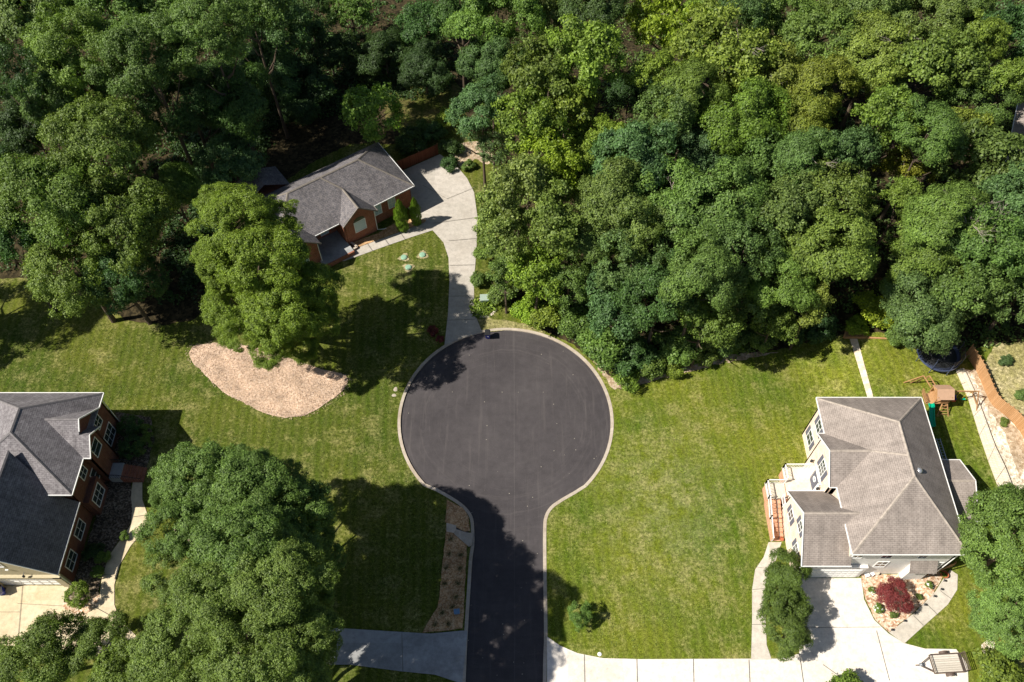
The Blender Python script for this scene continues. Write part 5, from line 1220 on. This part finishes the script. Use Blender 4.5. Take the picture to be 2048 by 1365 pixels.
def hbox(px, py, w_, d_, h_, rz, m, name, label, cat):
    p = at(px, py); root = thing(name, label, cat, p); root.rotation_euler = (0, 0, rz)
    b = MB(); b.box(-w_ / 2, w_ / 2, -d_ / 2, d_ / 2, 0, h_); b.build('cabinet', m, root, local=True)
    l = MB(); l.quad2((-w_ / 2 - .04, -d_ / 2 - .05, h_ + .03), (w_ / 2 + .04, -d_ / 2 - .05, h_ + .03), (w_ / 2 + .04, d_ / 2 + .04, h_ + .14), (-w_ / 2 - .04, d_ / 2 + .04, h_ + .14), .06); l.build('lid', m, root, local=True)
    pd = MB(); pd.box(-w_ / 2 - .15, w_ / 2 + .15, -d_ / 2 - .15, d_ / 2 + .15, .0, .06); pd.build('pad', M['kerb'], root, local=True)
    return root
hbox(969, 603, 1.0, .8, .75, .05, M['box_g'], 'transformer_box', 'green utility box on a pad above the stone ringed bed', 'utility box')
hbox(914, 1226, .5, .35, .5, .1, m_plain('meter_blue', (.12, .22, .35), .6, .3, .1), 'meter_box', 'small blue topped box in the straw strip by the road', 'utility box')
for px, py, lab in ((808, 516, 'green round lid left one of the three in the bungalow lawn'), (845, 511, 'green round lid right one of the three in the bungalow lawn'), (817, 536, 'green round lid lowest of the three in the bungalow lawn')):
    p = at(px, py); b = MB(); b.lathe(p, [(.42, -.02), (.40, .16), (.36, .19), (.30, .2), (.29, .235), (0.02, .25)], 20)
    o = b.build('tank_lid', M['lid_g'], shade=False); tag(o, lab, 'lid', 'green tank lids in the lawn')
    dsh = [p + Vx(math.cos(a), math.sin(a)) * (.66 + .12 * math.sin(3 * a + px) + rnd.uniform(-.08, .08)) for a in np.linspace(0, 6.1, 36)]
    q = MB().tess([(a.x, a.y, .045 + .004 * (px % 5)) for a in dsh]); struct('worn_patch', q, M['worn'])
# stone ring of the little bed
def stones(name, pts, rad, m, label, cat, seed, group=None, flat=.6, h0=0.0):
    r_ = random.Random(seed)
    for k_, p in enumerate(pts):
        b = MB(); rr = rad * r_.uniform(.75, 1.25); ph = r_.uniform(0, 6)
        prof = [(1., 0), (1.05, .25), (.9, .6), (.5, .92), (.12, 1.)]
        n_ = 9; vs = []
        wv = [1 + .18 * math.sin(2 * a + ph) + .1 * math.sin(3 * a + ph * 2) for a in np.linspace(0, 6.283, n_, endpoint=False)]
        for pr, pz in prof:
            for j in range(n_):
                a = j * 6.283 / n_; vs.append((p.x + rr * pr * wv[j] * math.cos(a), p.y + rr * pr * wv[j] * math.sin(a), p.z - .02 + rr * flat * pz))
        b.add(vs, [(i * n_ + j, i * n_ + (j + 1) % n_, (i + 1) * n_ + (j + 1) % n_, (i + 1) * n_ + j) for i in range(4) for j in range(n_)] + [tuple(range(4 * n_, 5 * n_))])
        o = b.build(name, m, shade=False); tag(o, label if isinstance(label, str) else label[k_], cat, group)
ring = [at(969 + 22 * math.cos(a), 615 + 19 * math.sin(a)) for a in np.linspace(-.9, 3.3, 22)]
stones('edging_stone', ring, .17, M['rock'], 'pale stone of the curved edging round the small bed by the utility box', 'stone', 3, 'edging stones of the round bed')
stones('round_stone', [at(x, y) for x, y in ((1813, 1228), (1824, 1217), (1837, 1209), (1850, 1197), (1845, 1190), (1859, 1187), (1848, 1183))], .24, M['rockw'],
       ['pale round stone nearest the driveway in the orange gravel bed', 'second pale round stone counted from the driveway in the orange gravel bed', 'third pale round stone counted from the driveway in the orange gravel bed', 'pale round stone just right of the plain green shrub, lower one', 'pale round stone touching the plain green shrub right of the maple', 'largest pale round stone nearest the path light, right end', 'topmost pale round stone beside the plain green shrub'], 'stone', 5, 'pale round stones in the gravel bed', .35)
stones('flat_stone', [at(791, 779), at(788, 791)], .24, M['kerb'], ['flat pale stone in the lawn left of the circle, upper one', 'flat pale stone in the lawn left of the circle, lower one'], 'stone', 6, None, .2)
rk = []; rr_ = random.Random(9)
for i in range(46):
    t_ = i / 45; x_ = 1938 + 36 * t_ + rr_.uniform(-7, 7); y_ = 752 + 88 * t_ + rr_.uniform(-5, 5); rk.append(at(x_, y_))
stones('bank_rock', rk, .3, M['rock'], 'pale rock of the dry stone row on the bank behind the sleeper wall', 'rock', 12, 'rocks on the bank behind the sleeper wall', .6)
# loose chips lying on and around the wood chip bed
def chips(px, n, size, mat, name, label, edge=1.06):
    poly = [(p.x, p.y) for p in smooth(ats(px), 4)]; cx_ = sum(p[0] for p in poly) / len(poly); cy_ = sum(p[1] for p in poly) / len(poly)
    big = [(cx_ + (x - cx_) * edge, cy_ + (y - cy_) * edge) for x, y in poly]; xs = [p[0] for p in big]; ys = [p[1] for p in big]; P = []
    while len(P) < n:
        x = rnd.uniform(min(xs), max(xs)); y = rnd.uniform(min(ys), max(ys))
        if inpoly(x, y, poly) or (rnd.random() < .3 and inpoly(x, y, big)): P.append((x, y, .09 + rnd.uniform(0, .07)))
    me = quads_mesh(name, np.array(P), np.array([[0, 0, 1.]]) + nr.normal(size=(n, 3)) * .45, size, .5, mat)
    o = bpy.data.objects.new(name, me); COL.objects.link(o); tag(o, label, 'wood chips', kind='stuff')
chips([(384, 696), (410, 689), (450, 688), (520, 698), (610, 728), (655, 742), (692, 752), (688, 780), (660, 802), (620, 828), (585, 836), (530, 826), (470, 798), (430, 770), (405, 745), (380, 716)], 9000, .065, 'mulch', 'wood_chips', 'loose wood chips strewn over the pale bed on the left lawn')
# tufts along the straw strip
TUFT = quads_mesh('tuft', np.concatenate([np.outer(np.linspace(.1, 1, 6), [math.cos(a) * c_, math.sin(a) * c_, .75]) for a in np.linspace(0, 6.1, 15) for c_ in (.5, .9)]), nr.normal(size=(180, 3)), .10, .35)
tu = [(901, 1079), (898, 1108), (921, 1111), (892, 1136), (920, 1138), (889, 1168), (916, 1168), (912, 1196), (904, 1215), (884, 1227), (870, 1250), (897, 1249)]
for i, (x_, y_) in enumerate(tu):
    p = at(x_, y_); r0 = thing('grass_tuft', 'dark grassy tuft in the straw strip, ' + ['topmost one just below the storm drain', 'second from the drain, on the lawn side', 'second from the drain, on the road side', 'third from the drain, on the lawn side', 'third from the drain, on the road side', 'middle one on the lawn side', 'middle one on the road side', 'road side one above the blue topped box', 'left of the blue topped box', 'lower left of the blue topped box', 'lowest one at the driveway corner', 'lowest one on the road side'][i], 'plant', p, 'tufts in the straw strip')
    lobj('leaves', TUFT, r0, (0, 0, .02), (.55, .55, .5), rnd.uniform(0, 6), 'dark')
# storm drain
p = at(926, 1075); dr = thing('storm_drain', 'concrete storm drain inlet with dark gap at the left kerb of the road', 'drain', p)
b = MB(); top = [q - p for q in ats([(912, 1060), (934, 1067), (947, 1068), (944, 1092), (938, 1095), (908, 1069)])]
b.slab([Vx(q.x, q.y) for q in top], .10, .22); b.build('top_slab', M['kerb'], dr, local=True)
b = MB(); q4 = [q - p for q in ats([(893, 1047), (912, 1052), (913, 1068), (893, 1064)])]; b.slab([Vx(q.x, q.y) for q in q4], .02, .12); b.build('grate', M['rock'], dr, local=True)
b = MB(); q4 = [q - p for q in ats([(894, 1043), (912, 1049), (926, 1060), (938, 1064), (934, 1068), (912, 1060), (893, 1048)])]; b.slab([Vx(q.x, q.y) for q in q4], .0, .05); b.build('gap', M['black'], dr, local=True)
# fences
def board_fence(name, pts, h_, m, label, post_every=2.4, th=.05):
    root = thing(name, label, 'fence', pts[0]); L0 = pts[0]
    tot = MB()
    for a, b in zip(pts, pts[1:]):
        d = (b - a); n_ = max(1, int(Vector((d.x, d.y)).length / .15))
        dn = Vector((d.x, d.y, 0)).normalized(); nn = Vector((-dn.y, dn.x, 0)) * th / 2
        for i in range(n_):
            A = a.lerp(b, i / n_) ; Bq = a.lerp(b, (i + .93) / n_); zj = h_ + rnd.uniform(-.025, .025)
            z0 = min(A.z, Bq.z) - .05
            P = [A - nn, Bq - nn, Bq + nn, A + nn]
            tot.add([(q.x, q.y, z0) for q in P] + [(q.x, q.y, A.z + zj) for q in P], [(3, 2, 1, 0), (4, 5, 6, 7), (0, 1, 5, 4), (1, 2, 6, 5), (2, 3, 7, 6), (3, 0, 4, 7)])
    o = tot.build('boards', m, root)
    rl_ = MB()
    for a, b in zip(pts, pts[1:]):
        dn = Vector(((b - a).x, (b - a).y, 0)).normalized(); nn = Vector((-dn.y, dn.x, 0)) * .06
        for z in (.35, h_ - .3): rl_.bar(a + nn + Vx(0, 0, z), b + nn + Vx(0, 0, z), .05, .09)
    rl_.build('rail', M['cedar'], root)
    for a, b in zip(pts, pts[1:]):
        k_ = max(1, round((b - a).length / post_every))
        for i in range(k_ + (b is pts[-1])):
            q = a.lerp(b, i / k_); dn = Vector(((b - a).x, (b - a).y, 0)).normalized(); nn = Vector((-dn.y, dn.x, 0)) * .11
            pm = MB(); pm.bar(q + nn - Vx(0, 0, .1), q + nn + Vx(0, 0, h_ + .06), .1); pm.build('post', M['cedar'], root)
    return root
board_fence('wooden_fence', ats([(798, 343), (840, 325), (877, 309)]), 1.9, M['fence_r'], 'red-brown board fence behind the bungalow driveway')
board_fence('wooden_fence', smooth(ats([(1930, 708), (1950, 739), (1966.5, 776), (1984, 811), (2018, 838), (2040, 866), (2064, 912)]), 4, False), 1.85, M['fence_o'], 'orange cedar board fence curving along the bank at the right edge')
# sleeper wall: stepped courses, one long timber after another
root = thing('sleeper_wall', 'low stepped wall of pale timber sleepers along the right back yard', 'retaining wall', at(1911, 741))
La = ats([(1911, 741), (1935.6, 797), (1958.5, 871), (1976, 922), (1991, 962), (2006, 1003)]); Lb = ats([(1924, 741), (1948, 793), (1969, 850), (1986, 896), (2006, 938), (2024, 985)])
for k_ in range(4):
    b = MB()
    for i in range(len(La) - 1):
        a0_, a1_ = La[i].lerp(Lb[i], k_ / 4), La[i + 1].lerp(Lb[i + 1], k_ / 4)
        b0_, b1_ = La[i].lerp(Lb[i], (k_ + .96) / 4), La[i + 1].lerp(Lb[i + 1], (k_ + .96) / 4)
        n_ = max(1, round((a1_ - a0_).length / 2.4))
        for j in range(n_):
            c0, c1_ = (j + .01) / n_, (j + .985) / n_
            b.slab([Vx(q.x, q.y) for q in (a0_.lerp(a1_, c0), a0_.lerp(a1_, c1_), b0_.lerp(b1_, c1_), b0_.lerp(b1_, c0))], hgt(a0_.x, a0_.y) - .05, hgt(a0_.x, a0_.y) + .14 + .13 * k_)
    b.build('timber_course', M['timber'], root)
# timber frame at the end of the paved path
p = at(1700, 672); root = thing('timber_planter', 'brown timber framed box at the top of the paved path', 'planter', p)
T1 = [q for q in ats([(1687, 677), (1692, 661), (1722, 660), (1732, 668), (1731, 677)])]
b = MB()
for i in range(len(T1)):
    a_, c_ = T1[i], T1[(i + 1) % len(T1)]
    for z in (.1, .28): b.bar(a_ + Vx(0, 0, z), c_ + Vx(0, 0, z), .18, .17)
b.build('frame', M['cedar'], root)
b = MB(); b.tess([(q.x, q.y, q.z + .12) for q in T1[::1]]); b.build('soil', M['straw'], root)
b = MB()
q0, q1 = at(1733, 677), at(1796, 680); b.bar(q0 + Vx(0, 0, .1), q1 + Vx(0, 0, .1), .2, .2); b.build('edging_timber', M['cedar'], root)
# trampoline
p = at(1871, 716); p.z = hgt(p.x, p.y); root = thing('trampoline', 'round black trampoline with safety net under the oak branches', 'trampoline', p)
RT = 2.35; zt = .9
def ringpts(r_, z, n_=40): return [Vx(r_ * math.cos(a), r_ * math.sin(a), z) for a in np.linspace(0, 2 * math.pi, n_ + 1)]
b = MB(); b.lathe((0, 0, 0), [(RT - .35, zt - .02), (RT - .34, zt), (.05, zt - .04)], 40); b.build('mat', M['net'], root, local=True)
b = MB(); b.lathe((0, 0, 0), [(RT - .36, zt - .01), (RT - .34, zt + .06), (RT + .04, zt + .07), (RT + .08, zt - .08), (RT + .02, zt - .1)], 48)
b.f.pop(); b.build('pad_ring', M['pad'], root, local=True)
b = MB(); b.tube(ringpts(RT, zt - .08), .04, 6, False); b.build('frame_ring', M['metal'], root, local=True)
for i in range(8):
    a = i * math.pi / 4 + .2; c_, s_ = math.cos(a), math.sin(a)
    b = MB(); b.tube([(c_ * (RT + .02), s_ * (RT + .02), zt - .1), (c_ * (RT + .12), s_ * (RT + .12), .02)], .03, 6); b.build('leg', M['metal'], root, local=True)
    b = MB(); b.tube([(c_ * (RT + .1), s_ * (RT + .1), .1), (c_ * (RT + .12), s_ * (RT + .12), 2.2), (c_ * (RT - .05), s_ * (RT - .05), 2.65)], .045, 8); b.build('net_pole', M['pad'], root, local=True)
b = MB()
for i in range(72):
    a = i * 2 * math.pi / 72; b.bar((RT * .97 * math.cos(a), RT * .97 * math.sin(a), zt), (RT * .97 * math.cos(a), RT * .97 * math.sin(a), 2.55), .022)
for z in np.linspace(zt + .15, 2.55, 11): b.tube(ringpts(RT * .97, z, 32), .011, 4, False)
b.build('safety_net', M['net'], root, local=True)
# play set
p = at(1868, 806); p.z = hgt(p.x, p.y); root = thing('play_set', 'cedar play tower with tan roof, green slide and swing beam behind the tan roofed house', 'play set', p)
C4 = [(-.75, -.75), (.75, -.75), (.75, .75), (-.75, .75)]
for x_, y_ in C4:
    b = MB(); b.box(x_ - .05, x_ + .05, y_ - .05, y_ + .05, 0, 2.5); b.build('post', M['cedar'], root, local=True)
b = MB(); b.box(-.8, .8, -.8, .8, 1.2, 1.27); b.box(-1.7, -.8, -.8, .5, 1.2, 1.27); b.build('platform', M['fence_o'], root, local=True)
b = MB()
for i in range(10):
    t_ = -.72 + i * .16
    b.box(t_ - .05, t_ + .05, -.8, -.77, 1.27, 1.95) if i > 3 else None
    b.box(t_ - .05, t_ + .05, .77, .8, 1.27, 1.95); b.box(-1.7, -1.66, t_ - .05, t_ + .05, 1.27, 1.9)
b.box(-.8, .8, .76, .81, 1.95, 2.03); b.box(-.2, .8, -.81, -.76, 1.95, 2.03); b.build('guard_rail', M['cedar'], root, local=True)
b = MB(); b.face2([(-.85, 0, 3.0), (1.0, 0, 3.0), (1.0, -.95, 2.3), (-.85, -.95, 2.3)], .05); b.face2([(-.85, 0, 3.0), (1.0, 0, 3.0), (1.0, .95, 2.3), (-.85, .95, 2.3)], .05); b.build('roof', M['canvas'], root, local=True)
b = MB(); b.add([(-.84, -.9, 2.28), (-.84, .9, 2.28), (-.84, 0, 2.98)], [(0, 1, 2)]); b.build('roof_gable', M['fence_o'], root, local=True)
# slide towards the camera side
b = MB(); prof = [(-.8, 1.25), (-1.2, 1.2), (-1.9, .75), (-2.6, .35), (-3.1, .2)]
for (y0_, z0_), (y1_, z1_) in zip(prof, prof[1:]):
    xa, xb = -1.35, -.85
    b.quad2((xa, y1_, z1_), (xb, y1_, z1_), (xb, y0_, z0_), (xa, y0_, z0_), .04)
    for xx in (xa, xb): b.quad2((xx - .04, y1_, z1_ + .18), (xx + .04, y1_, z1_ + .18), (xx + .04, y0_, z0_ + .18), (xx - .04, y0_, z0_ + .18), .2)
b.build('slide', M['green_pl'], root, local=True)
# swing beam to the right with A-frame
b = MB(); b.bar((.75, .2, 2.2), (4.1, .2, 2.2), .1, .14); b.build('swing_beam', M['cedar'], root, local=True)
for sx, sy in ((4.1, -1.3), (4.1, 1.3)):
    b = MB(); b.bar((4.0, .2, 2.25), (sx + .2, sy, 0), .09); b.build('frame_leg', M['cedar'], root, local=True)
b = MB(); b.bar((4.1, -.7, .9), (4.1, 1.0, .9), .08); b.build('cross_bar', M['cedar'], root, local=True)
b = MB()
for x_ in (1.7, 2.1):
    b.tube([(x_, .2, 2.15), (x_, .15, .9)], .02, 5)
for x_ in (2.9, 3.3): b.tube([(x_, .2, 2.15), (x_, .2, .5)], .015, 5)
b.build('rope', M['yellow'], root, local=True)
b = MB(); b.box(1.65, 2.15, -.05, .35, .6, .66); b.box(1.65, 2.15, .3, .36, .66, 1.1); b.box(1.65, 1.7, -.05, .3, .66, .9); b.box(2.1, 2.15, -.05, .3, .66, .9); b.build('toddler_swing', M['blue_pl'], root, local=True)
b = MB(); b.box(1.7, 2.1, -.14, -.06, .5, .7); b.build('swing_guard', M['redp'], root, local=True)
b = MB(); b.box(2.85, 3.35, .1, .32, .46, .52); b.build('swing_seat', M['green_pl'], root, local=True)
# monkey bars on the left
b = MB()
for y_ in (1.0, 2.0):
    pass
b.bar((-.95, .8, 2.0), (-1.35, 2.3, 2.0), .09); b.bar((-.3, .8, 2.0), (-.7, 2.3, 2.0), .09)
for i in range(1, 5):
    t_ = i / 5; b.bar((-.95 - .4 * t_, .8 + 1.5 * t_, 2.0), (-.3 - .4 * t_, .8 + 1.5 * t_, 2.0), .04)
b.build('monkey_bars', M['cedar'], root, local=True)
for a_, c_ in (((-1.35, 2.3, 2.0), (-2.7, 2.6, 0)), ((-1.35, 2.3, 2.0), (-2.0, 2.55, 0)), ((-.7, 2.3, 2.0), (-1.4, 2.6, 0))):
    b = MB(); b.bar(a_, c_, .08); b.build('frame_leg', M['cedar'], root, local=True)
b = MB()
for sx in (.75, .2): b.bar((sx, -.75, 1.2), (sx + .35 * (1 if sx > .5 else -1), -1.7, 0), .09)
for i in range(4): b.bar((.15, -.95 - i * .2, 1.0 - i * .25), (.85, -.95 - i * .2, 1.0 - i * .25), .06)
b.build('ladder', M['cedar'], root, local=True)
# ladder lying along the east wall, ac unit, grill
p = at(1884, 905); p.z = hgt(p.x, p.y); root = thing('ladder', 'grey ladder lying in the shade along the back wall of the tan roofed house', 'ladder', p)
q = at(1903, 965) ; dv = (q - p); dv.z = 0; dv.normalize(); sv = Vx(-dv.y, dv.x) * .2
for s_ in (-1, 1): b = MB(); b.bar(sv * s_ + Vx(0, 0, .08) - dv * 1.6, sv * s_ + dv * 2.6 + Vx(0, 0, .08), .07); b.build('rail', M['metal'], root, local=True)
b = MB()
for i in range(13): b.bar(-sv + dv * (i * .32 - 1.5) + Vx(0, 0, .08), sv + dv * (i * .32 - 1.5) + Vx(0, 0, .08), .03)
b.build('rungs', M['metal'], root, local=True)
p = at(1945, 1068); p.z = hgt(p.x, p.y); root = thing('garden_bench', 'small white metal bench at the porch end, half under the light green tree', 'bench', p)
b = MB(); b.box(-.5, .5, -.2, .2, .42, .47); b.build('seat', M['white'], root, local=True)
b = MB(); b.box(-.5, .5, .18, .22, .6, .9); b.build('backrest', M['white'], root, local=True)
for x_ in (-.45, .45):
    for y_ in (-.17, .2): b = MB(); b.box(x_ - .025, x_ + .025, y_ - .025, y_ + .025, 0, .42 if y_ < 0 else .9); b.build('leg', M['white'], root, local=True)
# chairs by the garage
for px, py, rz, lab in ((1731, 1152, .3, 'white garden chair next to the garage corner, left one'), (1742, 1149, .6, 'white garden chair next to the garage corner, right one')):
    p = at(px, py); root = thing('garden_chair', lab, 'chair', p, 'white garden chairs by the garage'); root.rotation_euler = (0, 0, rz)
    b = MB(); b.box(-.25, .25, -.25, .25, .4, .44); b.build('seat', M['white'], root, local=True)
    b = MB(); b.box(-.25, .25, .22, .26, .44, .9); b.build('backrest', M['white'], root, local=True)
    for x_ in (-.22, .22):
        for y_ in (-.22, .22): b = MB(); b.box(x_ - .02, x_ + .02, y_ - .02, y_ + .02, 0, .4); b.build('leg', M['white'], root, local=True)
def pot(px, py, r_, h_, m, label):
    p = at(px, py); p.z = max(p.z, 0) + .02; b = MB(); b.lathe(p, [(r_ * .65, 0), (r_ * .95, h_ * .9), (r_ * 1.05, h_ * .9), (r_ * 1.05, h_), (r_ * .85, h_), (r_ * .8, h_ * .85)], 16)
    o = b.build('flower_pot', m); tag(o, label, 'pot')
pot(1750, 1148, .28, .5, M['rock'], 'grey stone pot right of the garden chairs')
pot(1886, 1152, .38, .45, M['terra'], 'terracotta pot holding the spiky plant by the path bend')
pot(698, 499, .25, .4, M['terra'], 'terracotta pot inside the low walled planter of the bungalow')
pot(1562, 1080, .2, .3, M['terra'], 'small pot with pink flowers at the foot of the front steps')
# low walled planter in front of the bungalow gable
root = thing('walled_planter', 'low brick planter with pale capping at the bungalow porch', 'planter', at(700, 497))
W4 = ats([(697, 484), (715, 497), (697, 508), (684, 499), (679, 489)])
b = MB(); bc = MB()
for a_, c_ in zip(W4, W4[1:]): b.bar(a_ + Vx(0, 0, .15), c_ + Vx(0, 0, .15), .2, .3); bc.bar(a_ + Vx(0, 0, .33), c_ + Vx(0, 0, .33), .26, .06)
b.build('wall', M['brick'], root); bc.build('capping', M['kerb'], root)
b = MB(); b.tess([(q.x, q.y, .1) for q in W4]); b.build('gravel', M['darkbed'], root)
# path lights
for i_, (x_, y_) in enumerate(((1781, 1262), (1806, 1244), (1828, 1228), (1847, 1212), (1866, 1195), (1880, 1181), (1886, 1164))):
    p = at(x_, y_); root = thing('path_light', 'small black path light, ' + ['first', 'second', 'third', 'fourth', 'fifth', 'sixth', 'seventh'][i_] + ' from the driveway end of the curved path', 'path light', p, 'path lights along the curved path')
    b = MB(); b.tube([(0, 0, 0), (0, 0, .42)], .02, 6); b.build('stake', M['black'], root, local=True)
    b = MB(); b.lathe((0, 0, 0), [(.12, .4), (.12, .44), (.02, .52)], 10); b.build('cap', M['black'], root, local=True)
# front gate and side fence near the light green tree
board_fence('wooden_fence', ats([(1873, 1147), (1890, 1138), (1903, 1134)]), 1.2, M['fence_o'], 'short cedar fence piece at the south east corner of the tan roofed house')
# hose on the bungalow drive edge
p0 = at(908, 341); b = MB(); b.tube([q + Vx(0, 0, .05) for q in smooth(ats([(907, 340), (915, 328), (922, 318), (927, 300), (928, 286)]), 5, False)], .035, 6)
tag(b.build('garden_hose', M['kerb']), 'pale hose lying from the driveway corner up to the dirt patch', 'hose')
# scattered twigs and stones on the road
# trailer
p = at(1888, 1330); root = thing('utility_trailer', 'empty dark steel utility trailer with a pale wooden bed on the white driveway', 'trailer', p); root.rotation_euler = (0, 0, R(3))
b = MB(); b.box(-1.35, 1.35, -.8, .8, .48, .53); b.build('bed', m_planks('trailer_boards', (.50, .45, .38), (.62, .57, .49), (.2, .17, .13), .2, True), root, local=True)
b = MB()
for y_ in (-.84, .84):
    b.bar((-1.4, y_, .5), (1.4, y_, .5), .07, .1); b.bar((-1.4, y_, .85), (1.4, y_, .85), .05)
    for x_ in (-1.37, -.45, .45, 1.37): b.bar((x_, y_, .5), (x_, y_, .87), .05)
for x_ in (-1.4, 1.4): b.bar((x_, -.84, .5), (x_, .84, .5), .07, .1)
b.bar((-1.4, -.84, .85), (-1.4, .84, .85), .05)
b.build('side_rail', M['rust'], root, local=True)
b = MB(); b.bar((-1.4, -.7, .5), (-2.6, 0, .5), .08, .08); b.bar((-1.4, .7, .5), (-2.6, 0, .5), .08, .08); b.bar((-2.55, 0, .5), (-2.95, 0, .5), .1, .08); b.build('tongue', M['rust'], root, local=True)
b = MB(); b.tube([(-2.5, .0, .05), (-2.5, .0, .9)], .04, 8); b.box(-2.65, -2.4, -.15, .15, .62, .7); b.build('jack', M['metal'], root, local=True)
for s_ in (-1, 1):
    b = MB(); b.tube([(.1, s_ * .92, .32), (.1, s_ * 1.1, .32)], .32, 20); o = b.build('tyre', M['black'], root, local=True)
    b = MB(); b.tube([(.1, s_ * 1.1, .32), (.1, s_ * 1.115, .32)], .17, 14); b.build('rim', M['metal'], o, local=True)
    b = MB()
    fp = [(.1 + .42 * math.cos(a), .34 + .42 * math.sin(a)) for a in np.linspace(0, math.pi, 9)]
    for (xa, za), (xb, zb) in zip(fp, fp[1:]): b.quad2((xa, s_ * 1.01 - .13, za), (xa, s_ * 1.01 + .13, za), (xb, s_ * 1.01 + .13, zb), (xb, s_ * 1.01 - .13, zb), .02)
    b.build('mudguard', M['rust'], root, local=True)
b = MB(); b.bar((1.44, -.8, .5), (1.6, -.8, 1.5), .05); b.bar((1.44, .8, .5), (1.6, .8, 1.5), .05); b.bar((1.6, -.8, 1.5), (1.6, .8, 1.5), .05)
for i in range(1, 6): b.bar((1.44 + .16 * i / 6, -.8, .5 + i / 6), (1.44 + .16 * i / 6, .8, .5 + i / 6), .04)
b.build('ramp_gate', M['rust'], root, local=True)
# small white valve cover at the lawn corner
b = MB(); b.lathe(at(1199, 1309), [(.2, 0), (.2, .06), (.15, .08), (.02, .08)], 12); tag(b.build('valve_cover', M['white']), 'small white round cover in the lawn above the white driveway', 'cover')
# dark mat on the bank
b = MB(); q4 = [at(x_, y_) for x_, y_ in ((1970, 840), (1974, 838), (1984, 850), (1987, 868), (1983, 871), (1977, 862))]; zz = max(q.z for q in q4)
b.slab([Vx(q.x, q.y) for q in q4], zz - .02, zz + .07); tag(b.build('stepping_slab', M['darkbed']), 'dark elongated slab lying on the pale gravel bank', 'slab')
